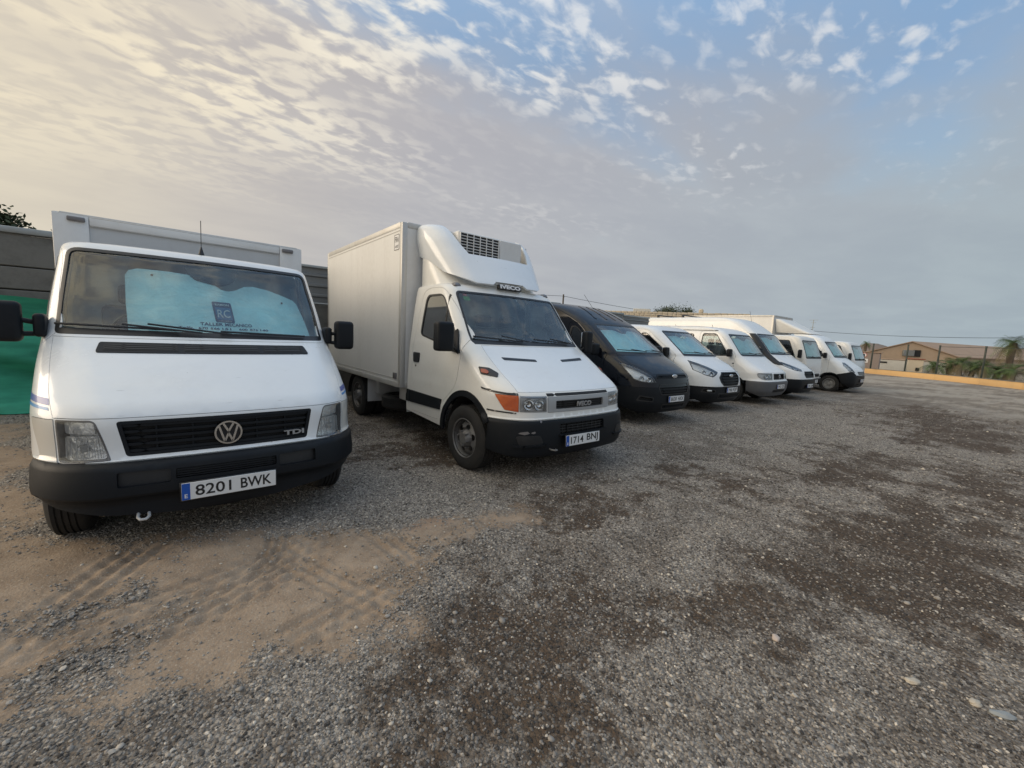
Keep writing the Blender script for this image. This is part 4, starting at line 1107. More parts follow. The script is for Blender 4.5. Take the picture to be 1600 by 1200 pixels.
    for o_, q in ((hl, -1), (mir(hl), 1)):
        headlamp(t, S, o_, .05, bulbs=[(q * .695, .806, .055), (q * .575, .802, .055)], rim='plastic_silver', frame=.014, lens='lens_hazy')
    for o_ in (il, mir(il)):
        i = panel('indicator', t, S, o_, 'indicator_orange', off=.003, ins=.003, thick=.02, gs=.04)
    # silver grille with a dark slot
    sl = T('F', rnd([(-.37, .832), (-.37, .747), (.37, .747), (.37, .832)], .014))
    G = panel('grille', t, S, gr, 'plastic_silver', holes=[sl], off=.006, ins=.003, thick=.03)
    panel('grille_mesh', G, S, sl, 'seam', off=-.022, thick=0)
    for i in range(4): strip('grille_slat', G, S, T('F', line((-.365, .757 + i * .022), (.365, .757 + i * .022), 10)), .008, 'plastic_black', off=-.006, thick=.015)
    strip('hood_gap', t, S, T('F', line((-.475, .893), (.475, .893), 12)), .026, 'seam', off=.002, thick=.004)
    text('maker_name', 'IVECO', .068, Matrix.Translation((.032, float(S.yF(.79)) - .012, .788)) @ Matrix.Rotation(R(6), 4, 'X') @ FRONT, 'plastic_silver', G, ext=.004, width=.225, bold=.0028)
    # bumper
    ik = T('F', rnd([(-.345, .60), (-.345, .495), (.345, .495), (.345, .60)], .02))
    fg = [T('F', rnd([(q * .86, .50), (q * .56, .40), (q * .55, .425), (q * .70, .50)], .02)) for q in (-1, 1)]
    bo = [('L', .46, .652), ('L', .46, .50), ('L', .50, .33), ('F', -.75, .27), ('F', 0, .26), ('F', .75, .27), ('R', .50, .33), ('R', .46, .50), ('R', .46, .652), ('F', .75, .647), ('F', -.75, .647)]
    B = panel('bumper', t, S, bo, 'plastic_dark', holes=[ik], thick=.04, gs=.05)
    panel('intake', B, S, ik, 'seam', off=-.045, thick=0)
    for i in range(3): strip('intake_slat', B, S, T('F', line((-.34, .52 + i * .027), (.34, .52 + i * .027), 8)), .009, 'plastic_black', off=-.018, thick=.02)
    for i in range(9): strip('intake_rib', B, S, T('F', [(-.30 + i * .075, .50), (-.30 + i * .075, .598)]), .006, 'plastic_black', off=-.022, thick=.015)
    strip('bumper_lip', B, S, T('F', line((-.36, .486), (.36, .486), 10)), .016, 'plastic_dark', off=.02, thick=.03)
    for q in (-1, 1):
        o_ = T('F', rnd([(q * .83, .50), (q * .60, .505), (q * .56, .415), (q * .80, .40)], .03))
        r_ = panel('fog_recess', B, S, o_ if q < 0 else o_[::-1], 'plastic_black', off=.004, thick=.004)
        strip('fog_lip', B, S, T('F', line((q * .85, .395), (q * .53, .405), 6)), .020, 'plastic_dark', off=.018, thick=.02)
    # scuffed paint on the bumper corner
    for a, b, c, d in ((-.81, .525, .10, .022), (-.70, .53, .05, .016), (-.60, .635, .03, .02)):
        panel('scuff', B, S, T('F', rnd([(a, b), (a + c * .5, b - d * .6), (a + c, b + d * .1), (a + c * .8, b + d), (a + c * .2, b + d * .6)], .004)), 'lamp_grey', off=.0012, thick=0)
    tube('tow_eye', t, [(-.475, .10, .355), (-.475, .035, .352), (-.46, .005, .352), (-.435, .005, .352), (-.425, .035, .352)], .009, 'steel_wheel', 8)
    plate(t, -.062, -.003, .432, '1714 BNJ', tilt=R(-3))
    # mirrors, roof marker lamps
    mirror(t, (-1.185, 1.03, 1.43), (.20, .13, .31), (-.94, 1.12, 1.30), sgn=-1, arms=1)
    mirror(t, (1.10, 1.05, 1.43), (.13, .12, .31), (.94, 1.12, 1.30), sgn=1, arms=1)
    for sg in ('L', 'R'):
        panel('mirror_base', t, S, [(sg, y, z) for y, z in rnd([(1.05, 1.25), (1.26, 1.27), (1.24, 1.42), (1.20, 1.52)], .03)], 'plastic_dark', off=.03, thick=.04)
    for q in (-1, 1): rbox('marker_lamp', t, (q * .72, 1.60, 2.055), (.12, .13, .05), 'lamp_grey', .022, seg=3, taper=(.5, .6))
    cabin(t, .9, .98, 1.33, YB, zs=.92, wheel_x=.42)
    # roof filler, wind fairing, cooling unit
    S3 = Surf([(2.07, 1.66, .80, .25, .06), (2.16, 1.74, .80, .25, .06), (2.40, 1.95, .80, .25, .06), (2.47, 2.02, .80, .25, .06)])
    panel('roof_filler', t, S3, [('L', 2.33, 2.07), ('F', 0, 2.07), ('R', 2.33, 2.07), ('R', 2.33, 2.46), ('F', 0, 2.46), ('L', 2.33, 2.46)], 'paint_cream', thick=.01)
    S2 = Surf([(2.055, 1.40, .70, .22, .10), (2.09, 1.42, .71, .23, .10), (2.25, 1.54, .755, .25, .10), (2.50, 1.73, .82, .26, .10), (2.70, 1.90, .855, .26, .09), (2.80, 2.01, .85, .24, .08), (2.85, 2.10, .82, .2, .06), (2.885, 2.22, .74, .16, .05)])
    fo = [('L', 2.40, 2.85), ('L', 2.40, 2.455), ('L', 2.20, 2.40), ('L', 1.85, 2.225), ('F', -.62, 2.14), ('F', -.50, 2.095), ('F', -.27, 2.095), ('F', -.22, 2.135), ('F', .22, 2.135), ('F', .27, 2.095), ('F', .50, 2.095), ('F', .62, 2.14), ('R', 1.85, 2.225), ('R', 2.20, 2.40), ('R', 2.40, 2.455), ('R', 2.40, 2.85),
          ('R', 2.34, 2.882), ('F', .66, 2.87), ('F', .64, 2.80), ('F', .58, 2.60), ('F', .53, 2.475), ('F', -.46, 2.475), ('F', -.53, 2.60), ('F', -.60, 2.80), ('F', -.64, 2.87), ('L', 2.34, 2.882)]
    fa = panel('wind_fairing', t, S2, fo, 'paint_cool', off=0, thick=.022, gs=.05, liner='panel_white')
    bdg = T('F', rnd([(-.185, 2.058), (.185, 2.058), (.185, 2.105), (-.185, 2.105)], .006))
    p = Vector((-.01, 1.452, 2.075))
    b = rbox('roof_badge', t, p, (.37, .05, .058), 'plastic_black', .006, rot=(R(-18), 0, 0))
    text('maker_name', 'IVECO', .066, Matrix.Translation(p) @ Matrix.Rotation(R(-18), 4, 'X') @ Matrix.Translation((0, -.0265, 0)) @ FRONT, 'ink_white', b, ext=.001, width=.33, bold=.0035)
    U = rbox('cooling_unit', t, (0, 2.13, 2.60), (1.06, .48, .36), 'panel_white', .03, seg=3)
    rbox('unit_recess', U, (-.20, 1.889, 2.605), (.62, .008, .31), 'seam', .004, seg=1)
    for i in range(9): rbox('unit_slat', U, (-.20, 1.883, 2.465 + i * .036), (.62, .014, .010), 'panel_white', .002, seg=1)
    for i in range(7): rbox('unit_bar', U, (-.505 + i * .1017, 1.882, 2.605), (.012, .018, .30), 'panel_white', .002, seg=1)
    rbox('unit_panel', U, (.315, 1.884, 2.605), (.37, .014, .31), 'panel_white', .004, seg=1)
    # cargo body, spare wheel, running gear
    F = frame_box('cargo_box', t, 1.05, 2.42, 5.84, .70, 2.87, 'panel_white', .075)
    rbox('approval_sticker', F, (-1.0525, 2.59, 2.63), (.002, .15, .20), 'ink_white', 0)
    for dy, dz, sy, sz in ((0, .097, .15, .006), (0, -.097, .15, .006), (.072, 0, .006, .20), (-.072, 0, .006, .20)):
        rbox('sticker_border', F, (-1.054, 2.59 + dy, 2.63 + dz), (.002, sy, sz), 'ink_black', 0)
    text('sticker_letters', 'FRA', .10, Matrix.Translation((-1.0545, 2.59, 2.665)) @ LEFT, 'ink_black', F, width=.115, bold=.001)
    text('sticker_date', '4-2027', .045, Matrix.Translation((-1.0545, 2.59, 2.575)) @ LEFT, 'ink_black', F, width=.105, bold=.0006)
    rbox('side_lamp', F, (-1.062, 2.57, .85), (.02, .10, .085), 'lamp_grey', .006)
    rbox('under_board', t, (-.86, 2.62, .60), (.06, .36, .22), 'panel_white', .01)
    rbox('under_box', t, (-.74, 4.45 - .72, .56), (.30, .30, .22), 'panel_grey', .01)
    chassis(t, 1.0, 5.8, .58)
    sp = bpy.data.objects.new('spare_wheel', wheel_meshes(.345, .20, .205, 'iveco', 'steel_wheel')[1]); COL.objects.link(sp); sp.parent = t; sp.location = (-.66, 3.10, .40); sp.rotation_euler = (0, R(90), 0)
    ty = bpy.data.objects.new('tyre', wheel_meshes(.345, .20, .205, 'iveco', 'steel_wheel')[0]); COL.objects.link(ty); ty.parent = sp
    for x in (-.89, .89): wheel(t, x, .885, .352, .21, .205, 'iveco', steer=R(3))
    for x in (-.905, .905): wheel(t, x, 4.26, .352, .20, .205, 'iveco')
    for x in (-.68, .68): wheel(t, x, 4.26, .352, .20, .205, 'iveco')
    for x in (-.88, .88):
        q = 'L' if x < 0 else 'R'
        v, f = [], []
        for i, (y, z) in enumerate(arch(.885, .36, .455, -10, 170, 16)):
            v += [(x * 1.05, y, z), (x * .55, y, z)]
            if i: f.append((2 * i - 2, 2 * i - 1, 2 * i + 1, 2 * i))
        link('arch_liner', pydata('arch_liner', v, f, 60), t, 'chassis')
    v, f = [], []
    for i, (y, z) in enumerate(arch(4.26, .30, .44, 5, 175, 14)):
        v += [(-1.02, y, z), (-.55, y, z)]
        if i: f.append((2 * i - 2, 2 * i - 1, 2 * i + 1, 2 * i))
    link('mud_guard', pydata('mud_guard', v, f, 60), t, 'plastic_black')
    rbox('mud_flap', t, (-.80, 3.74, .52), (.42, .015, .42), 'panel_grey', .004)
    return t
principled('sticker_green', (.05, .30, .06), .5)
principled('sticker_red', (.45, .05, .05), .5)
principled('lamp_orange', (.28, .035, .01), .2, 0, .5)
build_iveco()
# ------------------------------------------------------------------ the rest of the row
def build_van(name, x0, y0, yaw, label, rows, paint, YB, hood_z, hood_w, ws, head, bumper_z, bumper_mat, plate_s, plate_z, wheels, door, dwin, cat='van', grilles=(), side_wins=(), bulbs=(), shade=True,
              glass_side='glass_tint', sill=.40, rim=('holes', .205, 'steel_wheel'), wiper_z=None, cab_only=False, mirror_at=None, mirror_s=(.17, .11, .22), shade_in=.06, lamp_rim='plastic_black', rear_bumper=True, body_holes=(), seat_z=.92, indicator=None, bw_low=.23, sidestrip=None, arch_r=.40):
    S = Surf(rows)
    t = thing(name, (x0, y0, float(slope(x0))), R(yaw), label, cat, 'vehicles parked in a row')
    W = lambda z: float(S.w(z))
    ws_o = T('F', rnd(ws, [.04, .04, .07, .07]))
    hz0, hz1 = hood_z
    hood = [('F', -hood_w[0], hz0), ('F', hood_w[0], hz0), ('F', hood_w[1], (hz0 + hz1) / 2), ('F', hood_w[2], hz1), ('F', -hood_w[2], hz1), ('F', -hood_w[1], (hz0 + hz1) / 2)]
    hl = [(p[0], p[1], p[2]) for p in head]
    ay, ar = wheels[0], arch_r
    A = [(y, z) for y, z in arch(ay, .35, ar, -5, 185, 18) if z > sill]
    yf = float(S.yc(bumper_z))
    fwd = [p for p in A if p[0] > ay or p[1] > bumper_z]
    rear_a = [] if cab_only else [(y, z) for y, z in arch(wheels[1], .35, ar, -5, 185, 18) if z > sill]
    def side(sg):
        q = [(sg, YB, S.z1), (sg, YB, sill)] + [(sg, y, z) for y, z in rear_a] + [(sg, ay + ar + .03, sill)] + [(sg, y, z) for y, z in fwd]
        q += [(sg, min(fwd[-1][0], yf + .02), bumper_z)]
        return q
    ls = side('L'); rs = [('R', a, z) for _, a, z in ls][::-1]
    out = ls + [('F', -.6 * W(bumper_z), bumper_z), ('F', .6 * W(bumper_z), bumper_z)] + rs
    dL = [('L', y, z) for y, z in rnd(door, .06)]; wL = [('L', y, z) for y, z in rnd(dwin, .06)]
    sw = [[('L', y, z) for y, z in rnd(q, .06)] for q in side_wins]
    gq = [T('F', rnd(g['o'], g.get('r', .02))) for g in grilles]
    gin = [g for g, d in zip(gq, grilles) if min(p[1] for p in d['o']) > bumper_z]
    holes = [ws_o, hl, mir(hl), dL, mir(dL)] + ([hood] if hood_w[0] > 0 else []) + gin + sw + [mir(q) for q in sw]
    if indicator: holes += [indicator, mir(indicator)]
    panel('cab_body' if cab_only else 'body', t, S, out, paint, holes=holes, liner='interior', thick=.02, gs=.09, top_cap=.012, rear=YB)
    if hood_w[0] > 0: panel('hood', t, S, hood, paint, ins=.004, thick=.02, gs=.07)
    panel('dark_baffle', t, S, [('F', -W(.6) * .93, .26), ('F', W(.6) * .93, .26), ('F', W(1.0) * .90, hz1 - .02), ('F', -W(1.0) * .90, hz1 - .02)], 'seam', off=-.09, thick=0, gs=.12)  # added dark backing, keeps light out of the panel gaps
    for o_, wn, sg in ((dL, wL, 'L'), (mir(dL), mir(wL), 'R')):
        d = panel('door', t, S, o_, paint, holes=[wn], ins=.004, liner='interior', thick=.02, gs=.09)
        panel('door_window', d, S, wn, glass_side, off=-.006, thick=0, gs=.1)
        ring('window_seal', d, S, wn, 'plastic_black', .018, off=.002, grow=.006, gs=.1)
        y_ = max(p[0] for p in door) - .14
        rbox('door_handle', d, S.pt(sg, y_, min(p[1] for p in dwin) - .16, .012), (.02, .17, .045), 'plastic_black', .01)
        for q in (sw if sg == 'L' else [mir(v) for v in sw]):
            g = panel('side_window', t, S, q, glass_side, off=-.005, thick=0, gs=.1)
            ring('window_seal', g, S, q, 'plastic_black', .018, off=.002, grow=.006, gs=.1)
        if sidestrip:
            panel('side_moulding', t, S, [(sg, y, z) for y, z in rnd(sidestrip, .015)], 'plastic_dark', off=.012, thick=.016, gs=.1)
        tr = [(sg, y, z) for y, z in [p for p in arch(ay, .35, ar - .005, 0, 150, 16)] + [p for p in arch(ay, .35, ar + .035, 150, 0, 16)] if z >= sill]
        panel('arch_trim', t, S, tr, 'plastic_dark', off=.010, thick=.03, gs=.08)
        x = -W(.6) if sg == 'L' else W(.6)
        v, f = [], []
        for i, (y, z) in enumerate(arch(ay, .35, ar + .01, -15, 195, 16)):
            v += [(x * .97, y, z), (x * .55, y, z)]
            if i: f.append((2 * i - 2, 2 * i - 1, 2 * i + 1, 2 * i))
        link('arch_liner', pydata('arch_liner', v, f, 60), t, 'chassis')
    g = panel('windshield', t, S, ws_o, 'glass_clear', off=-.004, thick=0, gs=.08)
    ring('windshield_frame', g, S, ws_o, 'plastic_black', .03, off=.001, grow=.004, thick=.02, gs=.08)
    zb = ws[0][1]
    panel('cowl', t, S, T('F', [(-abs(ws[0][0]) * .97, zb), (abs(ws[0][0]) * .97, zb), (abs(ws[0][0]) * .965, zb + .05), (-abs(ws[0][0]) * .965, zb + .05)]), 'plastic_black', off=.001, thick=.01)
    if shade:
        a, b, c, d = ws; k = shade_in
        lo = zb + .06
        o_ = rnd([(a[0] + k, lo), (b[0] - k, lo), (c[0] - k * .8, c[1] - k * 1.6), (c[0] * .35, c[1] - k * 1.2), (c[0] * .12, c[1] - k * 2.4), (-c[0] * .12, c[1] - k * 2.4), (-c[0] * .35, c[1] - k * 1.2), (d[0] + k * .8, d[1] - k * 1.6)], .07)
        s_ = panel('sunshade', t, S, T('F', o_), 'foil', off=-.05, thick=.004, gs=.06)
    wz = zb + .055
    w_ = abs(ws[0][0])
    wiper(t, S, line((-w_ * .92, wz + .015), (-w_ * .1, wz), 6), line((-w_ * .5, wz + .02), (-w_ * .02, wz - .02), 3))
    wiper(t, S, line((w_ * .02, wz + .01), (w_ * .75, wz), 6), line((w_ * .3, wz + .02), (w_ * .8, wz - .03), 3))
    for o_, q in ((hl, -1), (mir(hl), 1)):
        headlamp(t, S, o_, .05, bulbs=[(q * x, z, r) for x, z, r in bulbs], rim=lamp_rim, frame=.016)
    if indicator:
        for o_ in (indicator, mir(indicator)): panel('indicator', t, S, o_, 'indicator_clear', off=.003, ins=.003, thick=.02, gs=.06)
    # bumper and grilles
    ge = [q for q, d in zip(gq, grilles) if q not in gin]
    bo = [('L', min(fwd[-1][0], yf + .02) - .005, bumper_z - .004), ('L', min(ay - ar - .02, yf + .10), .36), ('F', -W(.4) * .78, bw_low), ('F', W(.4) * .78, bw_low), ('R', min(ay - ar - .02, yf + .10), .36), ('R', min(fwd[-1][0], yf + .02) - .005, bumper_z - .004), ('F', W(.6) * .6, bumper_z - .004), ('F', -W(.6) * .6, bumper_z - .004)]
    B = panel('bumper', t, S, bo, bumper_mat, holes=ge, off=.004, thick=.03, gs=.07)
    for q, d in zip(gq, grilles):
        G = panel('grille', t, S, q, 'seam', off=-.045, thick=0, gs=.08)
        ring('grille_frame', G, S, q, d.get('frame', 'plastic_black'), d.get('fw', .018), off=.006, thick=.04)
        zs = [p[1] for p in d['o']]; z0, z1 = min(zs), max(zs); n = d.get('n', 3)
        for i in range(n):
            z = z0 + (z1 - z0) * (i + 1) / (n + 1)
            xs = []
            pts = d['o']
            for j in range(len(pts)):
                A_, B_ = pts[j], pts[(j + 1) % len(pts)]
                if (A_[1] - z) * (B_[1] - z) < 0: xs.append(A_[0] + (B_[0] - A_[0]) * (z - A_[1]) / (B_[1] - A_[1]))
            if len(xs) >= 2: strip('grille_slat', G, S, T('F', line((min(xs) + .01, z), (max(xs) - .01, z), 8)), d.get('t', .02), d.get('slat', 'plastic_dark'), off=-.004, thick=.02)
    if plate_s: plate(t, 0, float(S.yF(plate_z)) - .02, plate_z, plate_s)
    yb = float(S.fy(W(zb) * .95, zb))
    for q in (-1, 1):
        m = mirror_at or (W(1.3) + .10, yb + .16, zb + .07)
        mirror(t, (q * m[0], m[1], m[2]), mirror_s, (q * (W(m[2]) - .02), m[1] + .06, m[2] - .06), sgn=q, arms=1)
    cabin(t, W(1.2) - .06, float(S.yF(zb)) + .12, zb - .05, min(max(p[0] for p in door) + .1, YB), zs=seat_z)
    st, rr, rm = rim
    xo = W(.6) - .115
    for wy in wheels:
        for q in (-1, 1): wheel(t, q * xo, wy, .335, .205, rr - .01, st, rm)
    rbox('underbody', t, (0, (ay + YB) / 2 - .2, .42), (1.35, YB - .9, .22), 'chassis', .02, seg=1)
    return t, S

def L_(pts): return [('L', y, z) for y, z in pts]
def F_(pts): return [('F', x, z) for x, z in pts]
TRANSIT = [(.20, .14, .86, .35, .12), (.30, .05, .95, .42, .14), (.45, .0, .985, .45, .16), (.60, .0, .99, .46, .17), (.78, .03, .99, .46, .18), (.88, .06, .985, .46, .19), (.98, .17, .98, .45, .20), (1.08, .33, .975, .42, .20), (1.18, .53, .965, .36, .2), (1.25, .66, .955, .30, .18),
           (1.28, .70, .95, .26, .16), (1.55, 1.07, .91, .22, .15), (1.80, 1.41, .86, .20, .14)]
tr_door = [(.98, .50), (2.02, .46), (2.06, 1.25), (2.02, 1.84), (1.78, 1.84), (1.32, 1.52), (.94, 1.27)]
tr_win = [(1.12, 1.27), (1.96, 1.24), (1.94, 1.76), (1.80, 1.76), (1.40, 1.49)]

def ford_oval(t, S, z):
    y = float(S.yF(z)) - .016
    b = lathe('emblem', t, [(.001, -.012), (.05, -.010), (.064, -.004), (.068, .006)], (0, y, z), 'chrome', 28, 'Y')
    b.scale = (1.25, 1, .55)
    c = lathe('emblem_field', b, [(.001, -.014), (.052, -.0115)], (0, 0, 0), 'chrome_soft', 24, 'Y')

# high-roofed black van
t, S = build_van('panel_van', 7.03, 4.35, 2.0, 'black high-roof panel van with silver sunshade between the refrigerated truck and a white van',
    TRANSIT + [(1.86, 1.50, .85, .22, .14), (2.02, 1.80, .82, .26, .14), (2.16, 2.12, .78, .30, .14), (2.25, 2.48, .72, .32, .12), (2.29, 2.9, .62, .32, .10)],
    'paint_black', 4.60, (.93, 1.235), (.54, .74, .80), [(-.80, 1.25), (.80, 1.25), (.675, 1.83), (-.675, 1.83)],
    F_(rnd([(-.875, 1.115), (-.89, .94), (-.875, .835), (-.81, .795), (-.67, .775), (-.525, .79), (-.60, .90), (-.68, .985), (-.77, 1.05)], .02)),
    .70, 'plastic_dark', '8638 HXX', .485, (.98, 3.9), tr_door, tr_win, glass_side='glass_dark',
    grilles=[dict(o=[(-.50, .855), (.50, .855), (.47, .925), (-.47, .925)], n=1, t=.014, frame='plastic_dark'), dict(o=[(-.44, .565), (.44, .565), (.50, .68), (.46, .765), (-.46, .765), (-.50, .68)], n=3, t=.03), dict(o=[(-.36, .30), (.36, .30), (.40, .40), (-.40, .40)], n=2),
             dict(o=[(-.86, .46), (-.62, .44), (-.60, .52), (-.82, .56)], n=2, t=.012), dict(o=[(.62, .44), (.86, .46), (.82, .56), (.60, .52)], n=2, t=.012)],
    bulbs=[(.66, .845, .055), (.775, .87, .05)], rim=('cap', .205, 'wheel_silver'))
ford_oval(t, S, .895)
tube('aerial', t, [(0, 2.15, 2.18), (0.01, 2.45, 2.50)], .004, 'plastic_black', 6)
for x in (-.45, -.15, .15, .45):
    strip('roof_rib', t, S, [('F', x * (1 - .1 * i), 1.93 + i * .09) for i in range(4)], .03, 'paint_black', off=.008, thick=.012)

# low white van with a big dark grille
t, S = build_van('delivery_van', 9.85, 4.70, 2.0, 'white low-roof van with big black hexagonal grille parked beside the black high-roof van',
    TRANSIT + [(1.86, 1.50, .845, .22, .14), (1.93, 1.66, .79, .26, .13), (1.965, 1.9, .70, .3, .11), (1.975, 2.1, .62, .32, .1)],
    'paint_cool', 4.40, (.955, 1.235), (.40, .62, .80), [(-.80, 1.25), (.80, 1.25), (.675, 1.83), (-.675, 1.83)],
    F_(rnd([(-.81, 1.165), (-.87, 1.05), (-.905, .95), (-.80, .85), (-.66, .81), (-.54, .875), (-.45, .93), (-.59, 1.03), (-.70, 1.10)], .012)),
    .60, 'plastic_dark', '7900 KJF', .52, (.98, 3.9), tr_door, tr_win, glass_side='glass_tint',
    grilles=[dict(o=[(-.34, .61), (.34, .61), (.45, .70), (.485, .81), (.35, .925), (-.35, .925), (-.485, .81), (-.45, .70)], n=4, t=.035, fw=.022), dict(o=[(-.50, .32), (.50, .32), (.54, .45), (-.54, .45)], n=3),
             dict(o=[(-.88, .47), (-.62, .45), (-.60, .53), (-.84, .565)], n=0), dict(o=[(.62, .45), (.88, .47), (.84, .565), (.60, .53)], n=0)],
    bulbs=[(.66, .91, .055), (.765, .945, .05)], rim=('cap', .205, 'wheel_silver'))
ford_oval(t, S, .845)
for q in (-1, 1): rbox('fog_lamp', t, S.pt('F', q * .74, .51, -.005), (.12, .03, .035), 'lens_bright', .012, rot=(0, 0, q * R(25)))

# older crew van, rectangular lamps
t, S = build_van('crew_van', 12.95, 4.85, 2.0, 'older white crew van with rectangular headlights, grey bumper and rear side windows',
    [(.22, .12, .88, .30, .08), (.40, .02, .965, .36, .09), (.62, .0, .985, .38, .10), (.66, .03, .98, .38, .11), (.86, .07, .98, .36, .12), (.93, .16, .975, .33, .12), (1.1, .42, .97, .27, .13), (1.27, .66, .96, .20, .12), (1.30, .70, .955, .17, .11), (1.6, .95, .93, .15, .10), (1.90, 1.19, .885, .14, .10), (1.97, 1.28, .86, .18, .10), (2.05, 1.46, .83, .22, .1), (2.10, 1.75, .77, .26, .1), (2.12, 2.05, .68, .28, .08)],
    'paint_white', 4.2, (.885, 1.275), (.76, .78, .76), [(-.80, 1.295), (.80, 1.295), (.73, 1.90), (-.73, 1.90)],
    F_(rnd([(-.90, .868), (-.885, .75), (-.79, .685), (-.435, .685), (-.425, .872)], [.05, .06, .06, .012, .012])),
    .645, 'plastic_grey', '1942 CSD', .50, (.93, 3.45), [(.92, .48), (2.0, .48), (2.03, 1.3), (1.98, 1.96), (1.50, 1.96), (1.22, 1.72), (.88, 1.30)], [(1.05, 1.28), (1.94, 1.25), (1.90, 1.90), (1.50, 1.90)],
    side_wins=[[(2.15, 1.27), (3.15, 1.27), (3.12, 1.88), (2.18, 1.88)], [(3.3, 1.27), (4.05, 1.27), (4.0, 1.86), (3.32, 1.86)]], glass_side='glass_clear',
    grilles=[dict(o=[(-.365, .692), (.365, .692), (.365, .855), (-.365, .855)], n=0, fw=.02, r=.03), dict(o=[(-.40, .34), (.40, .34), (.42, .42), (-.42, .42)], n=2)],
    bulbs=[(.68, .775, .062), (.50, .775, .05)], rim=('holes', .205, 'wheel_silver'), lamp_rim='plastic_silver')
lg = lathe('emblem', t, [(.045, -.004), (.050, -.010), (.056, -.004), (.056, .004), (.045, .004)], (0, float(S.yF(.775)) + .0, .775), 'chrome', 28, 'Y')
tube('emblem_bolt', lg, [(-.052, -.012, .028), (-.005, -.012, .016), (.006, -.012, -.016), (.052, -.012, -.028)], .008, 'chrome', 6)
rbox('side_repeater', t, S.pt('L', .92, 1.08, .004), (.012, .05, .03), 'plastic_black', .005)
for q in ('L', 'R'): strip('roof_drip_rail', t, S, [(q, 1.5 + i * .4, 1.99) for i in range(9)], .02, 'plastic_black', off=.006, thick=.01)

# tall long van, black screen pillars, roof bars
t, S = build_van('high_roof_van', 15.45, 4.95, 2.0, 'tall white long van with black screen pillars and roof bars standing behind the crew van',
    [(.22, .12, .90, .32, .10), (.40, .02, .985, .40, .12), (.60, .0, 1.0, .42, .13), (.78, .03, 1.0, .42, .14), (.90, .08, .995, .40, .15), (1.02, .24, .99, .36, .15), (1.2, .52, .985, .30, .15), (1.36, .76, .975, .24, .14), (1.39, .80, .97, .22, .14), (1.7, 1.08, .945, .18, .12), (2.0, 1.34, .915, .16, .12), (2.08, 1.44, .905, .18, .12), (2.25, 1.66, .88, .22, .12), (2.42, 1.92, .84, .26, .12), (2.53, 2.2, .78, .30, .11), (2.57, 2.6, .70, .32, .10)],
    'paint_white', 6.6, (.97, 1.34), (.36, .74, .80), [(-.84, 1.375), (.84, 1.375), (.77, 2.03), (-.77, 2.03)],
    F_(rnd([(-.935, 1.175), (-.92, 1.08), (-.85, .975), (-.75, .915), (-.49, .895), (-.41, .965), (-.65, 1.07), (-.82, 1.16)], .012)),
    .66, 'plastic_dark', '3356 LBM', .45, (1.0, 4.6), [(1.0, .5), (2.15, .48), (2.18, 1.3), (2.12, 2.05), (1.62, 2.05), (1.3, 1.76), (.98, 1.40)], [(1.18, 1.40), (2.06, 1.34), (2.02, 1.96), (1.68, 1.96)],
    grilles=[dict(o=[(-.34, .70), (.34, .70), (.42, .80), (.36, .90), (-.36, .90), (-.42, .80)], n=3, t=.03), dict(o=[(-.44, .34), (.44, .34), (.46, .50), (-.46, .50)], n=3)],
    bulbs=[(.62, .965, .05), (.76, .99, .05)], rim=('holes', .205, 'steel_wheel'))
for sg, q in (('L', -1), ('R', 1)):
    o_ = [('F', q * .955, 1.06), ('F', q * .88, 1.06), ('F', q * .855, 1.375), ('F', q * .79, 2.03), (sg, 1.62, 2.03), (sg, 1.20, 1.45), (sg, 1.12, 1.20)]
    panel('pillar_cover', t, S, o_[::-1] if q < 0 else o_, 'plastic_black', off=.005, thick=.008, gs=.08)
for y in (4.15, 5.2):
    b = tube('roof_bar', t, [(-.72, y, 2.655), (.72, y, 2.655)], .022, 'plastic_black', 8)
    for x in (-.66, .66): rbox('bar_foot', b, (x, y, 2.61), (.07, .09, .09), 'plastic_black', .015)
for y in (2.9, 4.3, 5.6):
    for sg in ('L', 'R'): strip('panel_seam', t, S, [(sg, y, .5 + .2 * i) for i in range(10)], .010, 'seam', off=.001, thick=.002)
for sg in ('L', 'R'): strip('panel_seam', t, S, [(sg, 2.2 + .5 * i, 2.10) for i in range(9)], .010, 'seam', off=.001, thick=.002)
tube('aerial', t, [(.25, 2.05, 2.44), (.25, 2.15, 2.85)], .005, 'plastic_black', 6)

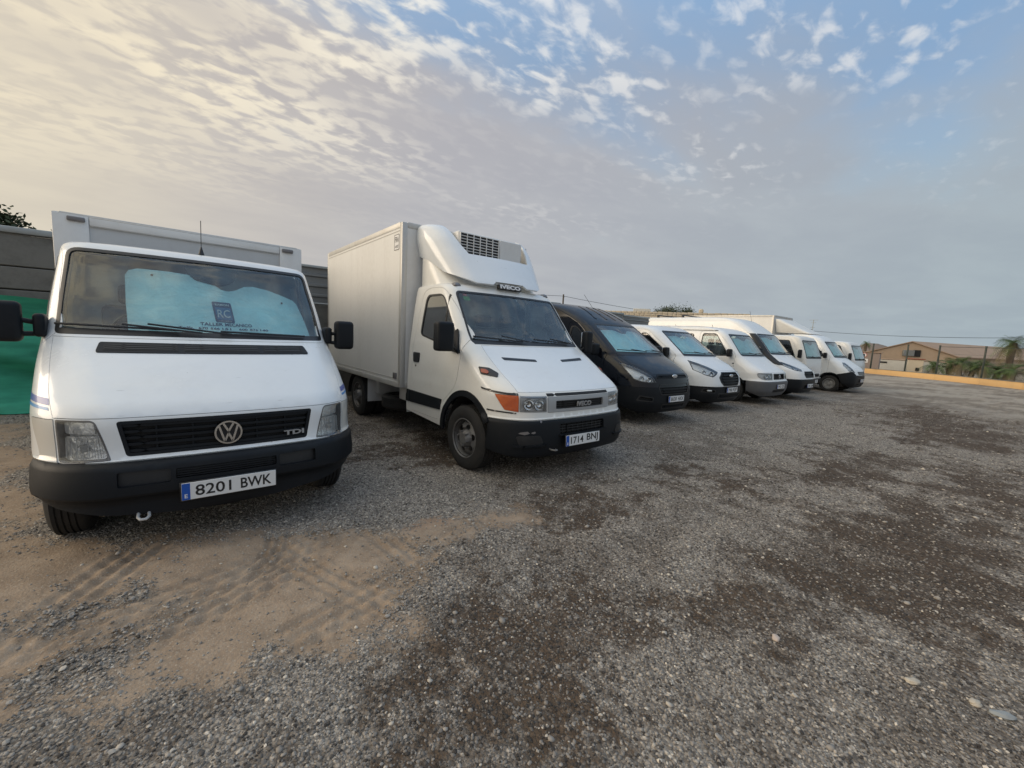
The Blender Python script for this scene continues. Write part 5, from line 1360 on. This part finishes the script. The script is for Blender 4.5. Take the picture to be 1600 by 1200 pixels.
# white nose-forward van behind the forward-control truck
t, S = build_van('rounded_box_truck', 21.2, 5.05, 2.0, 'white rounded-nose box truck with cream roof fairing, nose showing black bumper corners',
    [(a, b * .82, c, d * .9, e) for a, b, c, d, e in [(.22, .12, .92, .32, .10), (.40, .02, 1.0, .40, .12), (.60, .0, 1.02, .44, .14), (.80, .03, 1.025, .45, .16), (.95, .12, 1.02, .44, .17), (1.08, .30, 1.01, .40, .17), (1.22, .54, 1.0, .34, .16), (1.36, .78, .98, .28, .15), (1.39, .82, .975, .24, .14), (1.7, 1.10, .94, .2, .12), (1.98, 1.36, .90, .18, .12), (2.08, 1.47, .885, .22, .12), (2.2, 1.7, .85, .26, .12), (2.28, 2.0, .78, .3, .1), (2.31, 2.35, .68, .3, .1)]],
    'paint_cool', 2.3, (1.0, 1.345), (.45, .62, .80), [(-.84, 1.375), (.84, 1.375), (.76, 2.0), (-.76, 2.0)],
    F_(rnd([(-.80, 1.20), (-.895, 1.06), (-.875, .87), (-.75, .77), (-.67, .82), (-.70, .99), (-.66, 1.19)], .03)),
    .72, 'plastic_dark', '5204 GNP', .50, (.82, 4.6), [(.92, .78), (1.24, .5), (2.1, .48), (2.12, 1.3), (2.06, 2.02), (1.50, 2.02), (1.2, 1.74), (.90, 1.40)], [(1.06, 1.40), (2.0, 1.34), (1.96, 1.94), (1.54, 1.94)],
    grilles=[dict(o=[(-.44, .60), (.44, .60), (.46, .69), (-.46, .69)], n=2), dict(o=[(-.40, .74), (.40, .74), (.46, .86), (-.46, .86)], n=2, slat='plastic_silver'), dict(o=[(-.46, .32), (.46, .32), (.46, .42), (-.46, .42)], n=2)],
    bulbs=[(.77, .91, .06), (.78, 1.05, .06)], rim=('hub', .205, 'wheel_silver'), lamp_rim='plastic_silver', cat='truck', cab_only=True)
frame_box('cargo_box', t, 1.10, 3.05, 7.3, .95, 3.06, 'panel_white', .08)
chassis(t, 1.0, 7.2, .70)
S2 = Surf([(2.30, 1.62, .80, .24, .06), (2.45, 1.95, .87, .24, .06), (2.70, 2.45, .97, .22, .05), (2.92, 2.85, 1.04, .2, .05)])
panel('wind_fairing', t, S2, [('L', 3.0, 2.90), ('L', 3.0, 2.33), ('L', 2.2, 2.31), ('F', -.6, 2.305), ('F', .6, 2.305), ('R', 2.2, 2.31), ('R', 3.0, 2.33), ('R', 3.0, 2.90), ('F', .7, 2.91), ('F', -.7, 2.91)], 'paint_cream', thick=.02, liner='panel_white', gs=.1)
for sg, q in (('L', -1), ('R', 1)):
    o_ = [(sg, .46, .715), (sg, .62, .72), ('F', q * .80, .86), ('F', q * .66, .76), ('F', q * .60, .715)]
    panel('bumper_corner', t, S, o_ if q < 0 else o_[::-1], 'plastic_dark', off=.006, thick=.01, gs=.06)

# two forward-control trucks
CABOVER = [(.34, .06, .88, .16, .04), (.45, .0, .92, .18, .05), (.70, .0, .935, .18, .05), (.74, .02, .93, .18, .05), (1.0, .03, .935, .17, .05), (1.26, .06, .935, .16, .05), (1.30, .065, .93, .15, .05), (1.6, .16, .91, .14, .05), (1.95, .30, .87, .14, .05), (2.02, .34, .855, .16, .05), (2.09, .44, .82, .2, .05), (2.11, .60, .74, .22, .04)]
def cabover(x0, y0, label, plate_s, paint, box=None, fairing=False):
    t, S = build_van('cab_over_truck', x0, y0, 2.0, label, CABOVER, paint, 1.46, (.80, 1.26), (-1, -1, -1), [(-.83, 1.29), (.83, 1.29), (.78, 1.94), (-.78, 1.94)],
        F_(rnd([(-.86, .73), (-.86, .585), (-.52, .585), (-.52, .73)], .02)), .56, 'plastic_dark', plate_s, .46, (1.02,), [(.28, .86), (.62, .84), (1.26, .84), (1.30, 1.25), (1.24, 2.0), (.66, 2.0), (.42, 1.60), (.26, 1.26)], [(.40, 1.24), (1.22, 1.24), (1.18, 1.93), (.70, 1.93)],
        cat='truck', grilles=[dict(o=[(-.42, .62), (.42, .62), (.44, .74), (-.44, .74)], n=3), dict(o=[(-.5, .40), (.5, .40), (.5, .50), (-.5, .50)], n=2)], bulbs=[(.76, .658, .05), (.62, .658, .05)], rim=('hub', .20, 'steel_wheel'),
        cab_only=True, mirror_at=(1.08, .25, 1.45), mirror_s=(.17, .10, .30), sill=.52, seat_z=.95, bw_low=.36, arch_r=.42)
    chassis(t, .6, 5.4, .60)
    for q in (-1, 1): wheel(t, q * .80, 3.9, .335, .205, .195, 'hub', 'steel_wheel')
    rbox('side_guard', t, (-.80, 1.95, .55), (.16, .4, .2), 'panel_grey', .01)
    if box: frame_box('cargo_box', t, *box)
    else: rbox('cargo_bed', t, (0, 3.6, .88), (1.9, 3.4, .38), 'panel_grey', .02)
    if fairing:
        S2 = Surf([(2.12, .62, .78, .2, .06), (2.3, .95, .84, .2, .06), (2.55, 1.38, .93, .18, .05), (2.68, 1.60, .96, .16, .05)])
        panel('wind_fairing', t, S2, [('L', 1.86, 2.66), ('L', 1.86, 2.15), ('L', 1.3, 2.13), ('F', -.6, 2.125), ('F', .6, 2.125), ('R', 1.3, 2.13), ('R', 1.86, 2.15), ('R', 1.86, 2.66), ('F', .7, 2.67), ('F', -.7, 2.67)], paint, thick=.02, liner='panel_white', gs=.08)
    return t
cabover(18.2, 5.70, 'cream flat-fronted truck with short cab squeezed behind the tall white van', '0417 FDT', 'paint_cream', box=None)
cabover(23.65, 5.68, 'white forward-control truck, last of the row beside the yellow wall', '6630 DRV', 'paint_white', box=None)
# ------------------------------------------------------------------ yard wall behind the trucks, buildings, fence, planting
worn('concrete_old', (.19, .185, .165), .9, amt=.6, scale=2.2, dirt=(.055, .052, .045), streak=False, bump=.5, bscale=40)
worn('metal_sheet', (.20, .215, .22), .55, .3, 0, amt=.35, scale=3, streak=True)
worn('metal_cap', (.34, .37, .37), .5, .4, 0, amt=.3, scale=4)
def mesh_cloth():
    m, k, b = principled('green_net', (.012, .16, .095), .75)
    co = obj_coord(k); n = k.noise(k.n('ShaderNodeMapping', ins={0: co, 'Rotation': (0, .35, 0), 'Scale': (.55, 1, 2.6)}).outputs[0], 2.2, 5, .6)
    k.set(b, 'Base Color', k.ramp(n, [(.3, (.016, .20, .125)), (.7, (.05, .40, .25))]))  # light and dark streaks: light through the cloth folds put into its colour
mesh_cloth()
GZ = lambda x: float(slope(x))
WY = 9.30
def wall():
    t = thing('boundary_wall', (-9, WY, 0), 0, 'long grey boundary wall of concrete planks and metal sheet behind the trucks', 'wall')
    t.location = (0, 0, 0)
    x0, x1 = -9.0, 1.2
    zs = [0, .45, .93, 1.40, 1.79, 2.12, 2.58]
    for i in range(len(zs) - 1):
        for j in range(5):
            a = x0 + (x1 - x0) * j / 5; b = x0 + (x1 - x0) * (j + 1) / 5
            rbox('concrete_plank', t, ((a + b) / 2, WY + .06 + random.uniform(-.006, .006), (zs[i] + zs[i + 1]) / 2), (b - a - .012, .12, zs[i + 1] - zs[i] - .014), 'concrete_old', .012, seg=1)
    rbox('joint_baffle', t, ((x0 + x1) / 2, WY + .135, 1.28), (x1 - x0, .03, 2.56), 'chassis', 0)  # dark slab added to block sky light coming through the plank joints
    for j in range(6): rbox('wall_post', t, (x0 + (x1 - x0) * j / 5, WY + .10, 1.30), (.14, .16, 2.60), 'concrete_old', .01, seg=1)
    for j in range(5): rbox('wall_cap', t, (x0 + (x1 - x0) * (j + .5) / 5, WY + .06, 2.635), ((x1 - x0) / 5 - .004, .20, .09), 'metal_cap', .015)
    # right part: block base with ribbed sheet above
    xa, xb = 1.28, 12.9
    n = 8
    for j in range(n):
        a = xa + (xb - xa) * j / n; b = xa + (xb - xa) * (j + 1) / n; m = (a + b) / 2; top = 2.66 - .024 * (m - 1.2) ; g = GZ(m)
        rbox('block_base', t, (m, WY + .10, .95 + g), (b - a - .006, .16, 1.94), 'concrete_old', .01, seg=1)
        prof = []
        z = 1.95; i = 0
        while z < top - .02:
            prof += [(z, 0), (z + .10, 0), (z + .12, -.03), (z + .16, -.03), (z + .18, 0)]; z += .20
        prof = [(min(q, top), d) for q, d in prof]
        v, f = [], []
        for q, (zz, d) in enumerate(prof):
            v += [(a + .003, WY + .02 + d, zz + g), (b - .003, WY + .02 + d, zz + g)]
            if q: f.append((2 * q - 2, 2 * q - 1, 2 * q + 1, 2 * q))
        link('metal_sheet', pydata('metal_sheet', v, f, 20), t, 'metal_sheet')
        rbox('wall_cap', t, (m, WY + .02, top + g + .015), (b - a - .004, .10, .05), 'metal_cap', .01)
    for z in (1.93,): tube('pipe', t, [(1.3, WY - .05, z), (6, WY - .05, z - .03)], .02, 'metal_cap', 8)
    return t
wall()
def net():
    # shading net hung along the wall, with sagging folds
    nx, nz = 120, 26; v, f = [], []
    for i in range(nx + 1):
        x = -8.6 + 8.6 * i / nx
        for j in range(nz + 1):
            t = j / nz; sag = .04 * math.sin(x * 2.3) + .03 * math.sin(x * 5.1 + 1)
            z = .02 + (1.64 + sag * .5) * t
            y = WY - .16 - .085 * math.sin(z * 7 + x * 1.9 + 2 * math.sin(x * 1.3)) * (1 - t * .5) - .045 * math.sin(x * 8 + z * 7 + math.sin(z * 9)) * (1 - t * .7) - .012 * math.sin(x * 3 + z * 19) - (.16 * (1 - t) ** 6)
            v.append((x, y, z))
    for i in range(nx):
        for j in range(nz): a = i * (nz + 1) + j; f.append((a, a + nz + 1, a + nz + 2, a + 1))
    tag(link('shade_net', pydata('shade_net', v, f, 180), None, 'green_net'), 'green shading net hanging on the concrete wall at the left edge', 'net')
net()

# -------- plants
def leaf_mat(name, c1, c2):
    m, k, b = principled(name, c1, .7, spec=.25)
    k.set(b, 'Base Color', k.mix(k.n('ShaderNodeObjectInfo').outputs['Random'] if False else k.mrange(k.noise(obj_coord(k), 3.0, 3), .35, .65), (*c1, 1), (*c2, 1)))
leaf_mat('leaf_dark', (.035, .05, .026), (.075, .095, .048))
leaf_mat('leaf_palm', (.06, .105, .035), (.13, .18, .065))
leaf_mat('leaf_dry', (.13, .11, .06), (.20, .17, .10))
worn('bark', (.10, .08, .06), .9, amt=.5, scale=10, bump=.6, bscale=30)
worn('bark_pale', (.26, .235, .19), .9, amt=.5, scale=10)
def tree(name, loc, label, r, h, leaves, leaf, cat='tree', seed=1, squash=.75):
    rg = np.random.default_rng(seed)
    t = thing(name, loc, 0, label, cat)
    v, f = tube_data([(0, 0, 0), (.03, .02, h * .3), (-.04, .03, h * .55), (.02, 0, h * .8)], [.16, .12, .10, .05], 8)
    tr = link('trunk', pydata('trunk', v, f, 60), t, 'bark')
    bv, bf = [], []
    for i in range(9):
        a = rg.uniform(0, 6.28); e = rg.uniform(.1, .9); p0 = Vector((0, 0, h * rg.uniform(.5, .75))); p1 = p0 + Vector((math.cos(a) * r * .7, math.sin(a) * r * .7, e * r * .6))
        w, g = tube_data([p0, (p0 + p1) / 2 + Vector((0, 0, .08)), p1], [.05, .035, .012], 5); o = len(bv); bv += w; bf += [tuple(q + o for q in k) for k in g]
    link('branches', pydata('branches', bv, bf, 60), tr, 'bark')
    # leaf clumps spread through an uneven crown
    v, f = [], []
    cl = []
    for i in range(46):
        d = rg.normal(size=3); d /= np.linalg.norm(d); q = rg.uniform(.35, 1.0) ** .6
        cl.append((d * np.array([r, r, r * squash]) * q + np.array([0, 0, h]), r * rg.uniform(.16, .34)))
    for i in range(leaves):
        c, cr = cl[rg.integers(len(cl))]; p = c + rg.normal(size=3) * cr * .55
        a = rg.normal(size=3); a /= np.linalg.norm(a); b = np.cross(a, rg.normal(size=3)); b /= np.linalg.norm(b); s = rg.uniform(.035, .075) * max(1, r / 1.6)
        o = len(v); v += [tuple(p - a * s), tuple(p + b * s * .45), tuple(p + a * s), tuple(p - b * s * .45)]; f.append((o, o + 1, o + 2, o + 3))
    link('crown', pydata('crown', v, f), t, leaf)
    return t
tree('tree', (-4.12, 13.2, 0), 'dark leafy tree rising behind the wall at the upper left corner', 1.05, 2.9, 16000, 'leaf_dark', seed=4)
tree('tree', (42.0, 27.1, -.25), 'dark round bush crown showing above the cream stone building', 2.1, 4.55, 14000, 'leaf_dark', seed=9, squash=.55)
def palm(name, loc, label, h, n, L, seed, dry=.3, tr=.14, group=None):
    rg = np.random.default_rng(seed)
    t = thing(name, loc, rg.uniform(0, 6), label, 'palm', group)
    pts = [(0.03 * math.sin(i), .03 * math.cos(i * 1.7), h * i / 6) for i in range(7)]
    v, f = tube_data(pts, [tr * 1.25] + [tr * (1 + .08 * (i % 2)) for i in range(6)], 9); link('trunk', pydata('trunk', v, f, 40), t, 'bark' if h > 1.5 else 'bark_pale')
    for mat, cnt, lo, hi, nm in (('leaf_palm', n, -.15, 1.15, 'crown'), ('leaf_dry', int(n * dry), -.9, -.25, 'dry_fronds')):
        v, f = [], []
        for i in range(cnt):
            a = rg.uniform(0, 6.283); e = rg.uniform(lo, hi); ln = L * rg.uniform(.75, 1.1)
            d = np.array([math.cos(a), math.sin(a)]); pr = []
            for s in range(9):
                q = s / 8; rr = ln * q * math.cos(e) * (1 - .12 * q); zz = h + ln * (q * math.sin(e) - .62 * q * q * (.6 + .4 * math.cos(e)))
                pr.append(np.array([d[0] * rr, d[1] * rr, zz]))
            sd = np.array([-d[1], d[0], 0])
            for s in range(1, 9):
                for q in (-1, 1):
                    for u in (0., .5):
                        p0 = pr[s - 1] * (1 - u) + pr[s] * u; wl = ln * .26 * math.sin(math.pi * min((s + u) / 9.5, 1)) + .03
                        tip = p0 + sd * q * wl + (pr[s] - pr[s - 1]) * 1.1 + np.array([0, 0, -.22 * wl])
                        w = (pr[s] - pr[s - 1]) * .20; o = len(v); v += [tuple(p0), tuple(p0 + w), tuple(tip)]; f.append((o, o + 1, o + 2))
        if cnt: link(nm, pydata(nm, v, f), t, mat)
    return t
palm('palm_tree', (54.9, 3.45, -.25), 'tall palm with drooping dry fronds at the right edge', 3.2, 40, 1.6, 3, dry=.35, tr=.22)
palm('palm_tree', (116.7, 28.0, -.3), 'small far palm standing before the hill', 4.0, 26, 1.4, 5, dry=.8, tr=.25)
SP = [(46.6, 6.75, .95), (47.4, 6.0, 1.25), (46.9, 5.35, 1.35), (47.6, 4.75, 1.25), (46.8, 4.15, 1.2), (47.5, 3.5, .95), (46.9, 2.7, 1.05), (47.4, 1.9, 1.2), (46.8, 1.1, 1.1)]
where = ['nearest the gap beside the stone hut', 'second from the left end of the clump', 'third from the left, tall', 'in the middle behind the green post', 'just right of the green post', 'short one, fourth from the right', 'third from the right edge', 'second from the right edge', 'cut by the right edge']
for i, (x, y, h) in enumerate(SP):
    palm('young_palm', (x, y, -.25), 'short young palm behind the yellow wall, ' + where[i], h, 34, 1.25, 30 + i, dry=.25, tr=.16, group='young palms behind the fence')

# -------- fence: low ochre wall with green posts
worn('ochre_paint', (.66, .43, .20), .85, amt=.35, scale=2, dirt=(.42, .30, .18))
worn('post_green', (.012, .026, .022), .55, amt=.3, scale=6)
pl = [(48.6, 15.2), (47.2, 12.3), (45.6, 9.0), (43.95, 6.2), (41.94, 3.74), (39.77, 1.74), (37.2, -.8), (33, -4.8)]
t = thing('fence', (0, 0, 0), 0, 'green post fence on a low ochre yellow wall along the right', 'fence')
for a, b in zip(pl[:-1], pl[1:]):
    d = math.hypot(b[0] - a[0], b[1] - a[1]); an = math.atan2(b[1] - a[1], b[0] - a[0]); m = ((a[0] + b[0]) / 2, (a[1] + b[1]) / 2)
    rbox('low_wall', t, (m[0], m[1], -.06), (d - .004, .20, .46), 'ochre_paint', .01, rot=(0, 0, an))
    rbox('wall_coping', t, (m[0], m[1], .185), (d - .004, .25, .035), 'concrete_old', .006, rot=(0, 0, an))
for x, y in ((47.2, 12.25), (45.55, 10.4), (45.1, 8.15), (43.95, 6.2), (41.94, 3.74), (39.77, 1.74), (37.2, -.8)):
    p = rbox('fence_post', t, (x, y, 1.25), (.10, .10, 2.10), 'post_green', .012)
    rbox('post_cap', p, (x, y, 2.31), (.12, .12, .03), 'post_green', .008)
for (a, b) in (((43.95, 6.2), (41.94, 3.74)), ((41.94, 3.74), (39.77, 1.74)), ((39.77, 1.74), (37.2, -.8))):
    tube('top_wire', t, [(a[0], a[1], 2.22), (b[0], b[1], 2.22)], .016, 'post_green', 6)
    for z in (.7, 1.2, 1.7): tube('strand', t, [(a[0], a[1], z), (b[0], b[1], z)], .005, 'post_green', 4)

# -------- buildings beyond
worn('stone_cream', (.52, .46, .36), .9, amt=.35, scale=1.2, dirt=(.36, .31, .24), bump=.5, bscale=6)
worn('render_tan', (.40, .305, .22), .9, amt=.4, scale=1.1, dirt=(.23, .165, .11))  # lightened, low contrast: distance haze put into the wall colour
worn('roof_tan', (.37, .265, .19), .85, amt=.4, scale=.8, dirt=(.22, .15, .10))
worn('roof_red', (.27, .105, .065), .85, amt=.4, scale=2, dirt=(.16, .08, .05))
worn('white_wash', (.52, .52, .49), .85, amt=.35, scale=1.5, dirt=(.33, .31, .28))
worn('mauve_wall', (.27, .225, .205), .9, amt=.3, scale=1)
def block(t, name, a, b, depth, z0, z1, mat, bev=.03):
    """a slab-sided volume whose front runs from a to b (plan), extending away by depth"""
    d = Vector((b[0] - a[0], b[1] - a[1])); L = d.length; an = math.atan2(d.y, d.x); n = Vector((-d.y, d.x)).normalized()
    if n.dot(Vector((a[0] + b[0], a[1] + b[1]))) < 0: n = -n
    c = Vector(((a[0] + b[0]) / 2, (a[1] + b[1]) / 2)) + n * depth / 2
    return rbox(name, t, (c.x, c.y, (z0 + z1) / 2), (L, depth, z1 - z0), mat, bev, rot=(0, 0, an), seg=1), an, n
t = thing('stone_building', (30.1, 26.3, -.2), 0, 'cream stone building with uneven parapet behind the vans', 'building'); t.location = (0, 0, 0)
A, B = (27.8, 29.7), (36.6, 16.6)
block(t, 'wall', A, B, 7, -.3, 3.85, 'stone_cream')
rg = np.random.default_rng(12); n = 46
for row in range(2):
    u = 0.
    while u < 1:
        w = rg.uniform(.018, .034); a = u; b = min(1, u + w); u = b + .0008
        p = lambda q: (A[0] + (B[0] - A[0]) * q, A[1] + (B[1] - A[1]) * q)
        block(t, 'parapet_stone', p(a), p(b), rg.uniform(.34, .40), 3.86 + row * .19, 3.86 + row * .19 + .17 + rg.uniform(0, .03), 'stone_cream', .03)
block(t, 'roof_tank_base', (31.57, 24.56), (32.47, 23.36), .8, 4.25, 4.50, 'white_wash')
block(t, 'chimney', (34.62, 20.0), (34.82, 19.68), .4, 4.22, 4.58, 'stone_cream', .08)

t = thing('warehouse', (0, 0, 0), 0, 'long tan warehouse with gabled end and pitched roof beyond the fence', 'building')
# gable plane and ridge receding to the right
eL, eR, ap = Vector((66.2, 15.6, 0)), Vector((71.6, 8.6, 0)), Vector((68.95, 12.08, 0))
dv = (Vector((100.0, 2.2, 0)) - Vector((68.95, 12.08, 0)))
ze, za = 1.55, 3.10
def quad(name, pts, mat, parent=t, th=None):
    return link(name, pydata(name, [tuple(p) for p in pts], [tuple(range(len(pts)))]), parent, mat)
g_ = [Vector((eL.x, eL.y, -.4)), Vector((eR.x, eR.y, -.4)), Vector((eR.x, eR.y, ze)), Vector((ap.x, ap.y, za - .05)), Vector((eL.x, eL.y, ze))]
v = [tuple(p) for p in g_] + [tuple(p + dv) for p in g_]
f = [(0, 1, 2, 3, 4), (9, 8, 7, 6, 5), (1, 6, 7, 2), (0, 4, 9, 5)]
link('wall', pydata('wall', v, f), t, 'render_tan')
ov = Vector((-.25, .05, 0))
for e in (eL, eR):
    o_ = (Vector((e.x, e.y, 0)) - Vector((ap.x, ap.y, 0))) * .08
    a, b = Vector((ap.x, ap.y, za)) + ov, Vector((e.x, e.y, ze)) + o_ + ov + Vector((0, 0, -.06))
    up = Vector((0, 0, .10))
    q = [a, b, b + dv, a + dv]; v = [tuple(p) for p in q] + [tuple(p + up) for p in q]
    link('roof', pydata('roof', v, [(0, 1, 2, 3), (7, 6, 5, 4), (0, 4, 5, 1), (1, 5, 6, 2), (2, 6, 7, 3), (3, 7, 4, 0)]), t, 'roof_tan')
gd = (eR - eL).normalized(); gn = Vector((-gd.y, gd.x, 0)); gn = gn if gn.dot(Vector((-1, -.2, 0))) > 0 else -gn
c = ap + gn * .06
ang = math.atan2(gd.y, gd.x)
rbox('vent_box', t, (c.x - .4 * gd.x, c.y - .4 * gd.y, 1.75), (1.1, .5, .7), 'metal_sheet', .03, rot=(0, 0, ang), seg=1)
rbox('vent_opening', t, (c.x + .5 * gd.x, c.y + .5 * gd.y, 1.75), (.7, .12, .8), 'seam', .02, rot=(0, 0, ang), seg=1)

t = thing('low_building', (0, 0, 0), 0, 'low whitewashed shed with small dark openings in front of the warehouse', 'building')
w, an, n_ = block(t, 'wall', (58.2, 14.6), (59.6, 7.6), 2.5, -.4, .92, 'white_wash')
for q, h in ((.32, .62), (.90, .55), (.955, .55)):
    x, y = 58.2 + (59.6 - 58.2) * q, 14.6 + (7.6 - 14.6) * q
    rbox('opening', w, (x - .02, y, h), (.55 if q < .5 else .25, .08, .16), 'seam', 0, rot=(0, 0, an))
block(t, 'roof_edge', (58.1, 14.7), (59.55, 7.5), 2.7, .925, 1.0, 'roof_tan', .02)
t = thing('stone_hut', (0, 0, 0), 0, 'small square stone hut between the fence posts', 'hut')
block(t, 'wall', (56.6, 10.1), (56.85, 8.95), 1.2, -.4, 1.08, 'stone_cream', .05)
block(t, 'roof', (56.5, 10.2), (56.75, 8.85), 1.4, 1.085, 1.2, 'roof_red', .03)
rbox('doorway', t, (56.70, 9.35, .15), (.25, .10, .3), 'seam', 0, rot=(0, 0, math.atan2(-1.15, .25)))

def house(label, a, b, depth, ze, zr, wallm='white_wash', roofm='roof_red'):
    t = thing('house', (0, 0, 0), 0, label, 'house')
    w, an, n = block(t, 'wall', a, b, depth, -.5, ze, wallm)
    d = Vector((b[0] - a[0], b[1] - a[1])); L = d.length; d.normalize()
    c = Vector(((a[0] + b[0]) / 2, (a[1] + b[1]) / 2)) + n * depth / 2
    def P_(u, v_, z): q = c + d * u + n * v_; return (q.x, q.y, z)
    hl, hd = L / 2 + .3, depth / 2 + .3
    v = [P_(-hl, -hd, ze), P_(hl, -hd, ze), P_(hl, hd, ze), P_(-hl, hd, ze), P_(-hl * .45, 0, zr), P_(hl * .45, 0, zr)]
    link('roof', pydata('roof', v, [(0, 1, 5, 4), (1, 2, 5), (2, 3, 4, 5), (3, 0, 4), (3, 2, 1, 0)]), t, roofm)
    for q in (-.25, .2):
        p = c + d * (q * L) - n * (depth / 2 + .02); wn = rbox('window', t, (p.x, p.y, ze - .9), (.9, .08, .8), 'seam', 0, rot=(0, 0, an))
    return t
house('house with red hipped roof behind the rounded white box truck', (66.8, 21.9), (67.3, 20.2), 4, 2.55, 3.35, 'mauve_wall')
tree('hedge', (64.5, 18.2, -.3), 'green hedge top between the red roof and the last truck', 1.2, 2.0, 5000, 'leaf_palm', 'hedge', seed=21, squash=.5)
house('far house with small dark red roof left of the mast', (74.0, 25.8), (74.6, 23.6), 4, 3.3, 4.2, 'mauve_wall')
for i, (x, y, w_, h) in enumerate(((150, 34.5, 3.2, 1.75), (152, 28.8, 6.0, 1.7), (150, 23.6, 3.6, 1.75), (155, 21.6, 4.0, 1.6))):
    t = thing('far_house', (x, y, -.3), R(78), ['tiny white far house left of the small palm', 'long white far house under the hill', 'tiny bright white far house nearest the warehouse', 'tiny pale far house touching the warehouse roofline'][i], 'house', 'far white houses')
    rbox('wall', t, (0, 0, (h + .3) / 2), (w_, 3, h + .3), 'white_wash', .02, seg=1)
    rbox('roof', t, (0, 0, h + .36), (w_ + .3, 3.3, .12), 'roof_red', .02, seg=1)
    rbox('window', t, (0, 1.51, h * .6), (.7, .04, .6), 'seam', 0)
t = thing('gate_house', (0, 0, 0), 0, 'mauve wall block behind the round road sign', 'building')
block(t, 'wall', (52.2, 13.6), (52.6, 11.4), 2, -.4, 1.55, 'mauve_wall')
block(t, 'roof_edge', (52.1, 13.7), (52.5, 11.3), 2.2, 1.555, 1.63, 'roof_tan', .02)
principled('sign_red', (.42, .13, .11), .5)
# round sign on a post with a plate below
t = thing('road_sign', (48.6, 11.66, -.25), math.atan2(-11.66, -48.6) + math.pi / 2, 'round red and white road sign with a plate below, by the far fence', 'sign')
tube('pole', t, [(0, .03, 0), (0, .03, 1.85)], .03, 'metal_cap', 8)
d = lathe('sign_face', t, [(.001, -.012), (.15, -.012), (.15, .0), (.001, .0)], (0, 0, 1.56), 'ink_white', 28, 'Y')
lathe('sign_ring', d, [(.152, -.016), (.205, -.016), (.205, .004), (.152, .004)], (0, 0, 0), 'sign_red', 28, 'Y')
lathe('sign_symbol', d, [(.001, -.018), (.06, -.018), (.06, -.012)], (0, 0, 0), 'ink_black', 16, 'Y')
p = rbox('sign_plate', t, (0, 0, 1.05), (.60, .012, .34), 'ink_white', 0)
for x in (-.14, .14):
    v = [(x - .09, -.009, .97), (x + .09, -.009, .97), (x, -.009, 1.13)]; link('plate_symbol', pydata('plate_symbol', v, [(0, 1, 2)]), p, 'ink_black')

# -------- hills
worn('hill', (.20, .155, .125), .95, amt=.5, scale=.02, dirt=(.13, .12, .10))
v, f = [], []
hp = [(250, 330, 3), (330, 200, 5), (375, 130, 3.0), (384, 104, 4.0), (387, 99, 6.3), (389, 92, 9.0), (390.4, 87, 8.8), (391.4, 82.5, 7.4), (392.2, 78.5, 5.2), (393.5, 72, 6.6), (395, 62, 6.2), (398, 40, 7.0), (400, 20, 8.6), (400, 0, 7.5), (390, -60, 5), (360, -140, 5)]
for i, (x, y, z) in enumerate(hp):
    d = Vector((x, y)).normalized()
    v += [(x - d.x * 40, y - d.y * 40, -2), (x - d.x * 12, y - d.y * 12, z * .7), (x, y, z), (x + d.x * 40, y + d.y * 40, z * .5), (x + d.x * 80, y + d.y * 80, -2)]
    if i:
        for j in range(4): a = (i - 1) * 5 + j; f.append((a, a + 5, a + 6, a + 1))
tag(link('hills', pydata('hills', v, f, 180), None, 'hill'), kind='structure')

# -------- poles and wires
def pole(loc, h, r, label, cross=True):
    t = thing('utility_pole', loc, R(35), label, 'pole', 'utility poles')
    tube('post', t, [(0, 0, 0), (0, 0, h)], [r * 1.2, r * .8], 'bark', 10)
    if cross: tube('cross_arm', t, [(-.5, 0, h - .25), (.5, 0, h - .25)], .04, 'metal_cap', 6)
    return t
pole((34.04, 36.62, -.25), 6.85, .11, 'wooden utility pole rising behind the black van roof')
t = thing('aerial_mast', (57.0, 18.75, -.25), 0, 'thin television aerial mast above the far roofs', 'aerial')
tube('mast', t, [(0, 0, 0), (0, 0, 5.3)], .035, 'metal_cap', 6)
for z, w_ in ((5.25, 1.0), (4.95, .55), (4.4, .5)): tube('aerial_bar', t, [(-.15 * w_, -.5 * w_, z), (.15 * w_, .5 * w_, z)], .018, 'metal_cap', 5)
def wire(a, b, sag, label, r=.018):
    a, b = Vector(a), Vector(b)
    tag(tube('wire', None, [a.lerp(b, i / 16) - Vector((0, 0, sag * (1 - (2 * i / 16 - 1) ** 2))) for i in range(17)], r, 'plastic_black', 5), label, 'wire')
wire((34.04, 36.62, 6.4), (57.0, 18.75, 3.9), .5, 'overhead wire running right from the wooden pole down behind the vans', .022)
wire((34.04, 36.62, 6.4), (6, 46, 6.6), .3, 'overhead wire running left from the wooden pole', .022)
wire((57.0, 18.75, 3.75), (60.5, -2.5, 3.95), .45, 'overhead wire crossing the sky over the warehouse', .02)
bpy.data.scenes.remove(TMP)
